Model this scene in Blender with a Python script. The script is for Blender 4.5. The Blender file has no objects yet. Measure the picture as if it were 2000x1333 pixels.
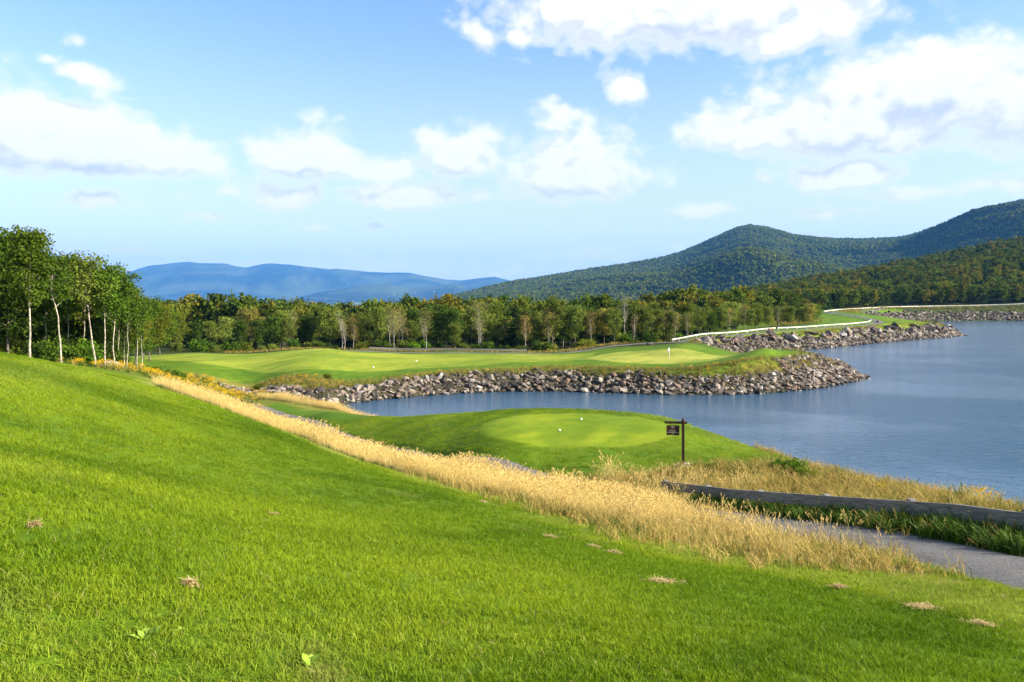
import bpy, bmesh, math, random
import numpy as np
from mathutils import Vector, Matrix

R = math.radians
sc = bpy.context.scene
col = sc.collection
FPX, VH, HC = 1500.0, 590.0, 12.0          # focal length (px of a 2000 px wide frame), horizon row, eye height above the lake

# ---------------------------------------------------------------- camera, sky, sun, exposure
cam_data = bpy.data.cameras.new('camera')
cam = bpy.data.objects.new('camera', cam_data); col.objects.link(cam)
cam.location = (0, 0, HC); cam.rotation_euler = (R(90), 0, 0)
cam_data.sensor_width = 36.0; cam_data.lens = 27.0; cam_data.shift_y = -(1333 / 2 - VH) / 2000.0
cam_data.clip_start = 0.1; cam_data.clip_end = 60000
sc.camera = cam

SUN_AZ, SUN_EL = R(105), R(27)              # azimuth clockwise from the view direction
SKY_S = 0.09
EXPO = 1.66
sc.view_settings.view_transform = 'Standard'; sc.view_settings.look = 'None'
sc.view_settings.exposure = EXPO; sc.view_settings.gamma = 1.0; sc.view_settings.use_curve_mapping = False
sun_d = bpy.data.lights.new('sun', 'SUN'); sun_d.energy = 4.6; sun_d.angle = R(0.53); sun_d.color = (1.0, 0.93, 0.80)
sun = bpy.data.objects.new('sun', sun_d); col.objects.link(sun)
sdir = Vector((math.sin(SUN_AZ) * math.cos(SUN_EL), math.cos(SUN_AZ) * math.cos(SUN_EL), math.sin(SUN_EL)))
sun.rotation_euler = sdir.to_track_quat('Z', 'Y').to_euler(); sun.location = (300, 0, 200)

class NT:
    """tiny helper for node trees"""
    def __init__(s, tree): s.t = tree; s.n = tree.nodes; s.l = tree.links
    def add(s, kind, **kw):
        nd = s.n.new(kind)
        for k, v in kw.items(): setattr(nd, k, v)
        return nd
    def link(s, a, b): s.l.new(a, b)
    def setin(s, sock, v):
        if isinstance(v, bpy.types.NodeSocket): s.l.new(v, sock)
        elif v is not None: sock.default_value = v
    def math(s, op, a, b=None, c=None, clamp=False):
        nd = s.n.new('ShaderNodeMath'); nd.operation = op; nd.use_clamp = clamp
        for i, v in enumerate((a, b, c)): s.setin(nd.inputs[i], v)
        return nd.outputs[0]
    def vmath(s, op, a, b=None, c=None):
        nd = s.n.new('ShaderNodeVectorMath'); nd.operation = op
        for i, v in enumerate((a, b, c)): s.setin(nd.inputs[i], v)
        return nd.outputs['Value'] if op in ('LENGTH', 'DOT_PRODUCT', 'DISTANCE') else nd.outputs[0]
    def mix(s, f, a, b, blend='MIX'):
        nd = s.n.new('ShaderNodeMix'); nd.data_type = 'RGBA'; nd.blend_type = blend
        s.setin(nd.inputs[0], f)
        for sock, v in ((nd.inputs[6], a), (nd.inputs[7], b)):
            s.setin(sock, v if isinstance(v, bpy.types.NodeSocket) else (v[0], v[1], v[2], 1))
        return nd.outputs[2]
    def ramp(s, v, a, b, x=0.0, y=1.0, smooth=True):
        nd = s.n.new('ShaderNodeMapRange'); nd.interpolation_type = 'SMOOTHSTEP' if smooth else 'LINEAR'
        s.setin(nd.inputs[0], v)
        for i, q in enumerate((a, b, x, y)): nd.inputs[i + 1].default_value = q
        return nd.outputs[0]
    def noise(s, vec, scale, detail=4, rough=0.55, dist=0.0, out='Fac'):
        nd = s.n.new('ShaderNodeTexNoise'); s.setin(nd.inputs['Vector'], vec)
        nd.inputs['Scale'].default_value = scale; nd.inputs['Detail'].default_value = detail
        nd.inputs['Roughness'].default_value = rough; nd.inputs['Distortion'].default_value = dist
        return nd.outputs[out]

# clouds of the photograph: centre u, v, half width, half height up, half height down, weight
CLOUDS = [
 (120, 300, 330, 135, 42, 1.15), (300, 305, 140, 62, 34, 1.0), (20, 235, 170, 75, 90, 0.95), (60,200,60,36,40,.7),
 (600, 312, 140, 62, 40, 1.05), (560, 378, 120, 55, 28, .85), (790, 388, 115, 40, 22, 1.0), (890, 318, 100, 82, 32, 1.05), (740, 330, 90, 40, 26, .75),
 (585, 232, 40, 22, 22, .5), (1120, 345, 150, 110, 45, 1.0), (1085, 235, 66, 45, 50, .8), (1135,270,60,50,50,.75), (1240, 345, 100, 40, 30, .6),
 (1230, 184, 72, 36, 30, .85), (1700, 240, 330, 130, 75, 1.05), (1830, 160, 260, 85, 130, 1.1), (1480, 272, 180, 70, 44, .95), (2040, 200, 200, 110, 120, 1.1),
 (1330, 10, 420, 90, 90, 1.15), (1560, 60, 190, 80, 50, .95), (1150, 20, 170, 60, 75, .85),
 (1650, 345, 140, 45, 32, .85), (1790, 382, 140, 26, 20, .7), (1960, 372, 100, 20, 18, .5),
 (200, 398, 78, 32, 20, 1.0), (185, 140, 75, 24, 26, .7), (125, 118, 50, 12, 12, .45), (172, 88, 42, 13, 13, .5), (262, 177, 46, 10, 10, .5),
 (405, 420, 52, 17, 12, .75), (440, 370, 36, 20, 15, .6), (350, 382, 36, 9, 8, .4), (360, 432, 34, 8, 7, .4), (750, 439, 36, 11, 10, .8), (610, 446, 75, 16, 13, .65),
 (1380, 416, 90, 18, 16, .7), (1630, 418, 80, 14, 12, .5), (938, 66, 40, 42, 36, .75), (990, 66, 36, 30, 36, .6), (930, 382, 50, 14, 12, .6),
 (1180, 498, 420, 22, 14, .55), (200, 497, 260, 18, 18, .75), (420, 505, 160, 12, 16, .6), (760, 520, 300, 30, 20, .5), (1000, 525, 150, 18, 14, .5),
]
world = bpy.data.worlds.new('World'); sc.world = world; world.use_nodes = True
w = NT(world.node_tree); w.n.clear()
w_out = w.add('ShaderNodeOutputWorld'); w_bg = w.add('ShaderNodeBackground'); w_bg.inputs['Strength'].default_value = SKY_S
sky = w.add('ShaderNodeTexSky', sky_type='NISHITA', sun_disc=False, sun_elevation=SUN_EL, sun_rotation=SUN_AZ, altitude=500.0)
sky.air_density = 1.0; sky.dust_density = 1.4; sky.ozone_density = 2.0

def cloud_group():
    g = bpy.data.node_groups.new('cloud_density', 'ShaderNodeTree')
    g.interface.new_socket('P', in_out='INPUT', socket_type='NodeSocketVector')
    g.interface.new_socket('Dir', in_out='INPUT', socket_type='NodeSocketVector')
    g.interface.new_socket('D', in_out='OUTPUT', socket_type='NodeSocketFloat')
    q = NT(g); gi = q.add('NodeGroupInput'); go = q.add('NodeGroupOutput')
    P, D = gi.outputs[0], gi.outputs[1]
    warp = q.noise(D, 7.0, 3, .5, 0, 'Color')
    wv = q.vmath('MULTIPLY', q.vmath('SUBTRACT', warp, (.5, .5, .5)), (.09, .05, .05))
    sep = q.add('ShaderNodeSeparateXYZ'); q.link(wv, sep.inputs[0])
    cmb = q.add('ShaderNodeCombineXYZ'); q.link(sep.outputs[0], cmb.inputs[0]); q.link(sep.outputs[1], cmb.inputs[1]); q.link(sep.outputs[1], cmb.inputs[2])
    P2 = q.vmath('ADD', P, cmb.outputs[0])
    acc = None
    for (u, v, hw, up, dn, amp) in CLOUDS:
        a = math.atan((u - 1000) / FPX); e = math.atan((VH - v) / FPX * math.cos(a))
        wa = 1.28 * hw / FPX * math.cos(a) ** 2; ua = 1.28 * up / FPX * math.cos(a); da = 1.28 * dn / FPX * math.cos(a)
        s_ = (1 / wa, 1 / ua, -1 / da)
        t = q.vmath('MULTIPLY_ADD', P2, s_, (-a * s_[0], -e * s_[1], -e * s_[2]))
        t = q.vmath('MAXIMUM', t, (-99., 0., 0.))
        val = q.math('MULTIPLY_ADD', q.vmath('LENGTH', t), -amp, amp)
        acc = val if acc is None else q.math('SMOOTH_MAX', acc, val, 0.12)
    # the same kind of broken cumulus over the rest of the sky
    sp = q.add('ShaderNodeSeparateXYZ'); q.link(P, sp.inputs[0])
    outside = q.math('MAXIMUM', q.ramp(q.math('ABSOLUTE', sp.outputs[0]), .72, .95), q.ramp(sp.outputs[1], .42, .6))
    fld = q.noise(q.vmath('MULTIPLY', D, (1, 1, 1.9)), 3.2, 3, .5)
    gen = q.math('MULTIPLY_ADD', q.math('MULTIPLY', q.math('SUBTRACT', fld, .52), 4.0), 1.0, q.math('MULTIPLY', q.math('SUBTRACT', outside, 1.0), 3.0))
    acc = q.math('MAXIMUM', acc, gen)
    n1 = q.noise(q.vmath('MULTIPLY', D, (1, 1, 1.6)), 15.0, 9, .58, .25)
    n2 = q.noise(q.vmath('MULTIPLY', D, (1, 1, 1.4)), 52.0, 5, .55, .2)
    nn = q.math('ADD', q.math('MULTIPLY', q.math('SUBTRACT', n1, .5), 1.12), q.math('MULTIPLY', q.math('SUBTRACT', n2, .5), .38))
    vo = q.add('ShaderNodeTexVoronoi', feature='F1'); q.link(q.vmath('ADD', q.vmath('MULTIPLY', D, (1, 1, 1.25)), q.vmath('MULTIPLY', q.vmath('SUBTRACT', warp, (.5, .5, .5)), (.06, .06, .06))), vo.inputs['Vector'])
    vo.inputs['Scale'].default_value = 27.0; vo.inputs['Detail'].default_value = 1.0; vo.inputs['Roughness'].default_value = .5
    bil = q.math('MULTIPLY', q.math('SUBTRACT', .66, vo.outputs['Distance']), .34)
    q.link(q.math('ADD', q.math('ADD', acc, nn), bil), go.inputs[0])
    return g
CG = cloud_group()
tc = w.add('ShaderNodeTexCoord'); D = w.vmath('NORMALIZE', tc.outputs['Generated'])
sx = w.add('ShaderNodeSeparateXYZ'); w.link(D, sx.inputs[0])
az = w.math('ARCTAN2', sx.outputs[0], sx.outputs[1]); el = w.math('ARCSINE', sx.outputs[2])
cp = w.add('ShaderNodeCombineXYZ'); w.link(az, cp.inputs[0]); w.link(el, cp.inputs[1]); w.link(el, cp.inputs[2])
def dens(offp, offd):
    gn = w.add('ShaderNodeGroup'); gn.node_tree = CG
    w.link(w.vmath('ADD', cp.outputs[0], offp), gn.inputs[0]); w.link(w.vmath('ADD', D, offd), gn.inputs[1])
    return gn.outputs[0]
d1 = dens((0, 0, 0), (0, 0, 0)); d2 = dens((.012, .030, .030), (.012, .0, .030))
alpha = w.ramp(d1, 0.06, 0.56)
alpha = w.math('MULTIPLY', alpha, .97)
lit = w.ramp(w.math('SUBTRACT', d2, d1), -0.22, 0.42, 1.0, 0.0)
lit = w.math('MAXIMUM', lit, w.ramp(d1, 0.15, 0.75, 1.0, 0.0))
thick = w.ramp(d1, 0.75, 1.45)
lit2 = w.math('SUBTRACT', lit, w.math('MULTIPLY', thick, .30), clamp=True)
ccol = w.mix(lit2, (2.6, 2.85, 3.45), (4.35, 4.25, 4.17))
skyc = sky.outputs[0]
skyc = w.mix(1.0, skyc, (.94, .995, 1.0), 'MULTIPLY')
veil = w.ramp(w.math('ABSOLUTE', el), 0.0, 0.36, .74, 0.0)
skyc = w.mix(veil, skyc, (3.9, 3.75, 3.7))
fin = w.mix(alpha, skyc, ccol)
w.link(fin, w_bg.inputs['Color']); w.link(w_bg.outputs[0], w_out.inputs['Surface'])

world.cycles.sampling_method = 'MANUAL'; world.cycles.sample_map_resolution = 512
cy = sc.cycles
cy.use_denoising = True
cy.max_bounces = 6; cy.diffuse_bounces = 2; cy.glossy_bounces = 2; cy.transmission_bounces = 2; cy.transparent_max_bounces = 6; cy.volume_bounces = 0
cy.sample_clamp_indirect = 4.0

# ---------------------------------------------------------------- materials
def new_mat(name):
    m = bpy.data.materials.new(name); m.use_nodes = True; q = NT(m.node_tree); q.n.clear()
    out = q.add('ShaderNodeOutputMaterial'); return m, q, out
def principled(q, out, color, rough=.8, spec=.3, normal=None):
    b = q.add('ShaderNodeBsdfPrincipled')
    q.setin(b.inputs['Base Color'], color if isinstance(color, bpy.types.NodeSocket) else (*color, 1))
    q.setin(b.inputs['Roughness'], rough); q.setin(b.inputs['Specular IOR Level'], spec)
    if normal is not None: q.link(normal, b.inputs['Normal'])
    q.link(b.outputs[0], out.inputs['Surface']); return b
def leafy(q, out, color, trans=.35, gloss=.0):
    d = q.add('ShaderNodeBsdfDiffuse'); t = q.add('ShaderNodeBsdfTranslucent'); m = q.add('ShaderNodeMixShader')
    q.setin(d.inputs[0], color); q.setin(t.inputs[0], color); m.inputs[0].default_value = trans
    q.link(d.outputs[0], m.inputs[1]); q.link(t.outputs[0], m.inputs[2])
    res = m.outputs[0]
    if gloss > 0:
        g = q.add('ShaderNodeBsdfGlossy'); g.inputs['Roughness'].default_value = .55; g.inputs[0].default_value = (.7, .75, .5, 1)
        m2 = q.add('ShaderNodeMixShader'); m2.inputs[0].default_value = gloss
        q.link(res, m2.inputs[1]); q.link(g.outputs[0], m2.inputs[2]); res = m2.outputs[0]
    q.link(res, out.inputs['Surface'])
def bump(q, h, strength=.5, dist=.05):
    b = q.add('ShaderNodeBump'); b.inputs['Strength'].default_value = strength; b.inputs['Distance'].default_value = dist
    q.link(h, b.inputs['Height']); return b.outputs[0]
def wpos(q): return q.add('ShaderNodeNewGeometry').outputs['Position']
def attr(q, name, typ='GEOMETRY'):
    a = q.add('ShaderNodeAttribute'); a.attribute_name = name; a.attribute_type = typ; return a
def orand(q): return q.add('ShaderNodeObjectInfo').outputs['Random']

M = {}
def turf_tone(q):
    """lawn tone at a place: broad mown and wear patches in world space, shared by the soil sheet and the blades"""
    p = wpos(q)
    ps = q.add('ShaderNodeVectorRotate', rotation_type='Z_AXIS'); q.link(p, ps.inputs['Vector']); ps.inputs['Angle'].default_value = R(-55)
    a = q.noise(q.vmath('MULTIPLY', ps.outputs[0], (.42, 1.25, 1)), .19, 4, .6, .5); b = q.noise(p, .75, 4, .6, .3); c = q.noise(p, .07, 2, .5)
    t = q.math('ADD', q.math('MULTIPLY', a, .46), q.math('ADD', q.math('MULTIPLY', b, .26), q.math('MULTIPLY', c, .28)))
    return q.ramp(t, .41, .585)
def mk_turf():
    m, q, out = new_mat('turf'); c = attr(q, 'col').outputs['Color']; p = wpos(q)
    t = turf_tone(q)
    cc = q.mix(t, q.mix(1, c, (.66, .76, .62), 'MULTIPLY'), q.mix(1, c, (1.25, 1.12, 1.3), 'MULTIPLY'))
    f = q.noise(p, 14, 4, .7); cc = q.mix(q.ramp(f, .3, .75), q.mix(1, cc, (.72, .78, .7), 'MULTIPLY'), q.mix(1, cc, (1.18, 1.12, 1.1), 'MULTIPLY'))
    h = q.noise(p, 30, 4, .7)
    principled(q, out, cc, .9, .1, bump(q, h, .6, .05)); return m
M['turf'] = mk_turf()
def mk_blade(name, lo, hi, dry, dryp, trans=.4, tip=None, gloss=.02):
    m, q, out = new_mat(name); a = attr(q, 'lv').outputs['Fac']; h = attr(q, 'hh').outputs['Fac']
    t = turf_tone(q); f = q.math('ADD', q.math('MULTIPLY', t, .70), q.math('MULTIPLY', a, .30))
    c = q.mix(f, lo, hi)
    fr = q.math('FRACT', q.math('ADD', q.math('MULTIPLY', a, 7.31), orand(q)))
    c = q.mix(q.math('LESS_THAN', fr, dryp), c, dry)
    tn = attr(q, 'tone', 'INSTANCER').outputs['Fac']
    c = q.mix(q.math('MULTIPLY', tn, 1.15, clamp=True), c, q.mix(1, c, (.50, .66, .5), 'MULTIPLY')); c = q.mix(q.math('MULTIPLY', tn, -.9, clamp=True), c, (.33, .37, .065))
    worn = q.ramp(q.noise(wpos(q), .33, 4, .65, .4), .60, .74, 0, .45); c = q.mix(worn, c, tuple(x * 1.1 for x in dry))
    if tip: c = q.mix(q.ramp(h, .15, .62), c, tip)
    leafy(q, out, c, trans, gloss); return m
M['blade'] = mk_blade('lawn_blade', (.072, .142, .002), (.262, .328, .012), (.28, .25, .08), .03, gloss=.012)
M['dry'] = mk_blade('dry_blade', (.10, .14, .022), (.22, .22, .05), (.50, .38, .16), .5, .35, (.66, .48, .17))
M['rough'] = mk_blade('rough_blade', (.06, .11, .012), (.15, .17, .025), (.36, .24, .06), .3, .4)
M['weedgreen'] = mk_blade('weed_blade', (.030, .075, .006), (.085, .150, .012), (.12, .15, .03), .08)
M['roughdry'] = mk_blade('rough_dry_blade', (.24, .21, .04), (.42, .32, .08), (.48, .31, .10), .4, .35)
def mk_flower():
    m, q, out = new_mat('goldenrod_flower'); leafy(q, out, (.62, .38, .012, 1), .3); return m
M['gold'] = mk_flower()
def mk_leaf(name, lo, hi, alt, altp=.25, trans=.35):
    m, q, out = new_mat(name); a = attr(q, 'lv').outputs['Fac']; o = orand(q)
    c = q.mix(a, lo, hi); c = q.mix(q.math('MULTIPLY', q.ramp(o, 1 - altp - .15, 1.0), .8), c, alt)
    v = q.math('MULTIPLY_ADD', q.math('FRACT', q.math('MULTIPLY', o, 13.7)), .6, .7)
    c = q.mix(1, c, q.add('ShaderNodeCombineColor').outputs[0], 'MULTIPLY') if False else c
    hs = q.add('ShaderNodeHueSaturation'); q.link(c, hs.inputs['Color']); q.link(v, hs.inputs['Value'])
    leafy(q, out, hs.outputs[0], trans, 0); return m
M['leaf_grove'] = mk_leaf('grove_leaf', (.034, .078, .007), (.112, .170, .018), (.15, .14, .015), .2)
M['leaf_dark'] = mk_leaf('dark_leaf', (.028, .062, .008), (.095, .140, .018), (.12, .14, .014), .2)
M['leaf_olive'] = mk_leaf('olive_leaf', (.070, .110, .012), (.220, .250, .040), (.24, .20, .04), .18)
M['leaf_pale'] = mk_leaf('pale_leaf', (.13, .14, .03), (.30, .28, .07), (.32, .21, .05), .4)
M['leaf_shrub'] = mk_leaf('shrub_leaf', (.04, .10, .008), (.13, .22, .018), (.22, .20, .02), .3)
M['needle'] = mk_leaf('pine_needle', (.018, .042, .010), (.060, .100, .020), (.05, .08, .015), .2, .2)
M['leaf_forest'] = mk_leaf('forest_leaf', (.034, .066, .007), (.125, .155, .018), (.19, .15, .016), .3)
M['leaf_mountain'] = mk_leaf('mountain_leaf', (.036, .070, .007), (.155, .190, .020), (.18, .18, .02), .3)
def mk_bark(name, a, b):
    m, q, out = new_mat(name); p = q.add('ShaderNodeTexCoord').outputs['Object']
    n = q.noise(q.vmath('MULTIPLY', p, (2, 2, .9)), 3.0, 5, .65, .4)
    c = q.mix(q.ramp(n, .38, .62), a, b); principled(q, out, c, .85, .2, bump(q, n, .5, .03)); return m
M['birch'] = mk_bark('birch_bark', (.17, .13, .09), (.50, .43, .33))
M['bark'] = mk_bark('dark_bark', (.06, .05, .04), (.19, .16, .12))
M['greybark'] = mk_bark('grey_bark', (.20, .17, .145), (.42, .38, .33))
def mk_rock(name, island):
    m, q, out = new_mat(name); p = wpos(q)
    r = q.add('ShaderNodeNewGeometry').outputs['Random Per Island'] if island else orand(q)
    cr = q.add('ShaderNodeValToRGB'); cr.color_ramp.interpolation = 'CONSTANT'
    cols = [(0, (.055, .045, .038)), (.16, (.15, .118, .092)), (.36, (.20, .17, .14)), (.54, (.085, .07, .06)), (.68, (.27, .23, .185)), (.82, (.165, .112, .08)), (.91, (.33, .31, .29)), (.95, (.04, .034, .03))]
    e = cr.color_ramp.elements
    while len(e) < len(cols): e.new(.5)
    for x, (pos, c) in zip(e, cols): x.position = pos; x.color = (*c, 1)
    q.link(r, cr.inputs[0])
    n = q.noise(p, 2.2, 6, .65); c = q.mix(q.ramp(n, .3, .7), q.mix(1, cr.outputs[0], (.62, .60, .58), 'MULTIPLY'), q.mix(1, cr.outputs[0], (1.25, 1.2, 1.15), 'MULTIPLY'))
    sz_ = q.add('ShaderNodeSeparateXYZ'); q.link(p, sz_.inputs[0]); wet = q.ramp(q.math('ADD', sz_.outputs[2], q.math('MULTIPLY', n, .3)), .22, .48, 1.0, 0.0)
    c = q.mix(wet, c, q.mix(1, c, (.36, .34, .32), 'MULTIPLY'))
    principled(q, out, c, q.ramp(wet, 0, 1, .85, .35), .25, bump(q, q.noise(p, 7, 5, .7), .7, .06)); return m
M['rock'] = mk_rock('riprap_rock', False); M['rock_i'] = mk_rock('riprap_rock_fill', True)
def mk_asphalt():
    m, q, out = new_mat('asphalt'); p = wpos(q)
    v = q.add('ShaderNodeTexVoronoi'); q.link(p, v.inputs['Vector']); v.inputs['Scale'].default_value = 55
    n = q.noise(p, .8, 5, .6); c = q.mix(q.ramp(n, .3, .7), (.085, .078, .072), (.15, .138, .125))
    vc = q.add('ShaderNodeSeparateColor'); q.link(v.outputs['Color'], vc.inputs[0])
    c = q.mix(q.math('MULTIPLY', q.math('LESS_THAN', vc.outputs[0], .22), .6), c, (.26, .235, .21))
    c = q.mix(q.math('MULTIPLY', q.math('GREATER_THAN', vc.outputs[0], .78), .6), c, (.035, .033, .03))
    principled(q, out, c, .85, .2, bump(q, v.outputs['Distance'], .6, .012)); return m
M['asphalt'] = mk_asphalt()
def mk_wood(name, a, b):
    m, q, out = new_mat(name); p = q.add('ShaderNodeTexCoord').outputs['Object']; o = orand(q)
    pp = q.vmath('ADD', q.vmath('MULTIPLY', p, (1.1, 16, 16)), q.vmath('MULTIPLY', q.add('ShaderNodeCombineXYZ').outputs[0], (1, 1, 1)))
    n = q.noise(pp, 2.2, 6, .65, .6); k = q.noise(p, 4.0, 3, .6)
    c = q.mix(q.ramp(n, .32, .68), a, b)
    vr = q.add('ShaderNodeTexVoronoi'); q.link(q.vmath('MULTIPLY', p, (1, 2.2, 2.2)), vr.inputs['Vector']); vr.inputs['Scale'].default_value = 1.3
    c = q.mix(q.ramp(vr.outputs['Distance'], .035, .075, .85, 0), c, (.03, .022, .018))
    hs = q.add('ShaderNodeHueSaturation'); q.link(c, hs.inputs['Color']); q.link(q.math('MULTIPLY_ADD', o, .3, .85), hs.inputs['Value'])
    principled(q, out, hs.outputs[0], .8, .25, bump(q, q.math('ADD', n, q.math('MULTIPLY', k, .4)), .5, .01)); return m
M['wood'] = mk_wood('shaded_weathered_wood', (.125, .108, .092), (.27, .24, .205))  # weathered rail wood, darkened in colour to stand for its shaded faces
M['litwood'] = mk_wood('sunlit_weathered_wood', (.48, .44, .36), (.68, .63, .54))  # same rail wood, with the sunlight on it painted into the colour
M['signwood'] = mk_wood('stained_brown_wood', (.030, .014, .009), (.060, .028, .017))
def mk_plain(name, c, rough=.6, spec=.3, metal=0.0, var=.15):
    m, q, out = new_mat(name); p = wpos(q); n = q.noise(p, 9, 4, .6)
    cc = q.mix(n, tuple(x * (1 - var) for x in c), tuple(min(1, x * (1 + var)) for x in c))
    b = principled(q, out, cc, rough, spec); b.inputs['Metallic'].default_value = metal; return m
M['white'] = mk_plain('white_paint', (.78, .77, .73), .45); M['cream'] = mk_plain('cream_lettering', (.46, .40, .30), .6)
M['iron'] = mk_plain('black_iron', (.025, .024, .023), .5, .4, .6); M['black'] = mk_plain('black_plastic', (.02, .02, .02), .5)
M['brownbox'] = mk_plain('brown_timber', (.22, .11, .06), .75); M['cloth'] = mk_plain('flag_cloth', (.72, .76, .80), .8)
M['gravel'] = mk_rock('pale_gravel', False)
def mk_straw():
    m, q, out = new_mat('dried_clippings'); a = attr(q, 'lv').outputs['Fac']; leafy(q, out, q.mix(a, (.30, .20, .07), (.62, .47, .24)), .25); return m
M['straw'] = mk_straw()
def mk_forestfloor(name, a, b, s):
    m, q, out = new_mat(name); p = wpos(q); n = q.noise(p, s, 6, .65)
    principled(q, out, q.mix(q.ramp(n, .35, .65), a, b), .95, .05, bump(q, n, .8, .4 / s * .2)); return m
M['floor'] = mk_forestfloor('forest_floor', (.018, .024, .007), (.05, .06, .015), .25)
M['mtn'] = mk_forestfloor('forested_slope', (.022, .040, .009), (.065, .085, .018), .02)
def mk_far():
    m, q, out = new_mat('distant_woods'); p = wpos(q)
    n = q.noise(p, .0011, 8, .62, .5); n2 = q.noise(p, .012, 5, .7)
    c = q.mix(q.ramp(n2, .3, .7), (.010, .018, .007), (.050, .066, .020))
    c = q.mix(q.ramp(q.noise(p, .00035, 5, .6, .8), .47, .60, 0, .6), c, (.10, .12, .03))  # broad sunlit patches painted into the colour of the woods
    sp = q.add('ShaderNodeSeparateXYZ'); q.link(p, sp.inputs[0])
    low = q.ramp(sp.outputs[2], 150, -60)
    c = q.mix(q.math('MULTIPLY', q.ramp(n, .50, .60), low), c, (.26, .28, .10))
    principled(q, out, c, .95, .05, bump(q, n2, .7, 14)); return m
M['far'] = mk_far()
def mk_water():
    m, q, out = new_mat('lake_water'); p = wpos(q)
    w1 = q.noise(q.vmath('MULTIPLY', p, (.62, 1.0, 1)), 1.5, 4, .6, .35)
    w2 = q.noise(q.vmath('MULTIPLY', p, (.75, 1, 1)), 5.0, 3, .6, .3)
    w3 = q.noise(p, .035, 3, .55, .8)
    amp = q.ramp(w3, .36, .62, .35, 1.0)
    h = q.math('MULTIPLY', q.math('ADD', w1, q.math('MULTIPLY', w2, .30)), amp)
    b = principled(q, out, (.030, .078, .130), .13, .5, bump(q, h, 1.0, .21)); b.inputs['IOR'].default_value = 1.45
    return m
M['water'] = mk_water()

# ---------------------------------------------------------------- numpy helpers
def hash2(ix, iy, seed):
    n = (ix.astype(np.int64) * 374761393 + iy.astype(np.int64) * 668265263 + seed * 1442695041) & 0x7fffffff
    n = ((n ^ (n >> 13)) * 1274126177) & 0x7fffffff
    return ((n ^ (n >> 16)) & 0xffff) / 65535.0
def vnoise(x, y, seed=0):
    ix = np.floor(x); iy = np.floor(y); fx = x - ix; fy = y - iy
    fx = fx * fx * (3 - 2 * fx); fy = fy * fy * (3 - 2 * fy)
    a = hash2(ix, iy, seed); b = hash2(ix + 1, iy, seed); c = hash2(ix, iy + 1, seed); d = hash2(ix + 1, iy + 1, seed)
    return (a * (1 - fx) + b * fx) * (1 - fy) + (c * (1 - fx) + d * fx) * fy
def fbm(x, y, seed=0, o=4):
    s = 0; a = .5
    for k in range(o): s = s + a * (vnoise(x * 2 ** k, y * 2 ** k, seed + k) - .5); a *= .5
    return s
def sstep(a, b, x):
    t = np.clip((x - a) / (b - a), 0, 1); return t * t * (3 - 2 * t)
def poly_sd(poly, X, Y):
    """signed distance to a closed plan polygon, negative inside"""
    P = np.array(poly, float); n = len(P); best = np.full(X.shape, 1e18); inside = np.zeros(X.shape, bool)
    for i in range(n):
        a, b = P[i], P[(i + 1) % n]; ex, ey = b - a; wx, wy = X - a[0], Y - a[1]
        t = np.clip((wx * ex + wy * ey) / (ex * ex + ey * ey + 1e-12), 0, 1)
        best = np.minimum(best, (wx - ex * t) ** 2 + (wy - ey * t) ** 2)
        cnd = ((a[1] > Y) != (b[1] > Y)) & (X < (b[0] - a[0]) * (Y - a[1]) / (b[1] - a[1] + 1e-12) + a[0]); inside ^= cnd
    d = np.sqrt(best); return np.where(inside, -d, d)
def line_dist(pl, X, Y):
    P = np.array(pl, float)[:, :2]; best = np.full(X.shape, 1e18)
    for a, b in zip(P[:-1], P[1:]):
        ex, ey = b - a; wx, wy = X - a[0], Y - a[1]; t = np.clip((wx * ex + wy * ey) / (ex * ex + ey * ey + 1e-12), 0, 1)
        best = np.minimum(best, (wx - ex * t) ** 2 + (wy - ey * t) ** 2)
    return np.sqrt(best)
def resample(pl, step):
    """smooth (Catmull-Rom) polyline resampled at even steps"""
    P = np.array(pl, float); Q = np.vstack([2 * P[0] - P[1], P, 2 * P[-1] - P[-2]]); pts = []
    for i in range(1, len(Q) - 2):
        for t in np.linspace(0, 1, 12, endpoint=False):
            a, b, c, d = Q[i - 1], Q[i], Q[i + 1], Q[i + 2]
            pts.append(.5 * ((2 * b) + (c - a) * t + (2 * a - 5 * b + 4 * c - d) * t * t + (3 * b - a - 3 * c + d) * t ** 3))
    pts.append(P[-1]); pts = np.array(pts); L = np.concatenate([[0], np.cumsum(np.linalg.norm(np.diff(pts, axis=0), axis=1))])
    n = max(2, int(L[-1] / step) + 1); s = np.linspace(0, L[-1], n)
    return np.stack([np.interp(s, L, pts[:, k]) for k in range(pts.shape[1])], 1)

# ---------------------------------------------------------------- the lie of the land (plan metres, lake level = 0)
LAKE = [(25, 6), (24, 16), (22.5, 25), (21, 33), (20.5, 40), (19, 48), (15, 55), (8, 58.5), (0, 60), (-6, 63), (-9, 67), (-12.5, 73), (-17, 79), (-21, 84), (-24, 88.5),
        (-21, 88.5), (-18.4, 92), (-13, 97), (-6.7, 101), (0, 103), (6.9, 103), (13.5, 101), (20, 99.4), (26.4, 99), (33.7, 101), (42.6, 106.5), (50, 114), (55.4, 120),
        (57, 126), (53, 134), (49, 145), (46, 158), (46, 170), (52, 179), (60, 184.5), (71, 191), (90, 207), (102, 219.5), (117, 234), (131.5, 246.6), (148, 261), (161, 273),
        (165, 284), (162, 300), (168, 340), (195, 408), (236, 455), (275, 480), (330, 491), (450, 488), (600, 465), (720, 380), (640, 200), (420, 60), (180, -20), (70, -60), (38, -50), (28, -20)]
PATH = [(9.4, -14), (8.9, -4), (8.5, 4), (7.9, 10), (7.5, 16), (6.2, 22.5), (4.2, 28.5), (.8, 33.5), (-4.3, 40), (-8.8, 47), (-13, 54.5), (-17.5, 63), (-22, 70), (-29, 78), (-36, 84)]
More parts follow.
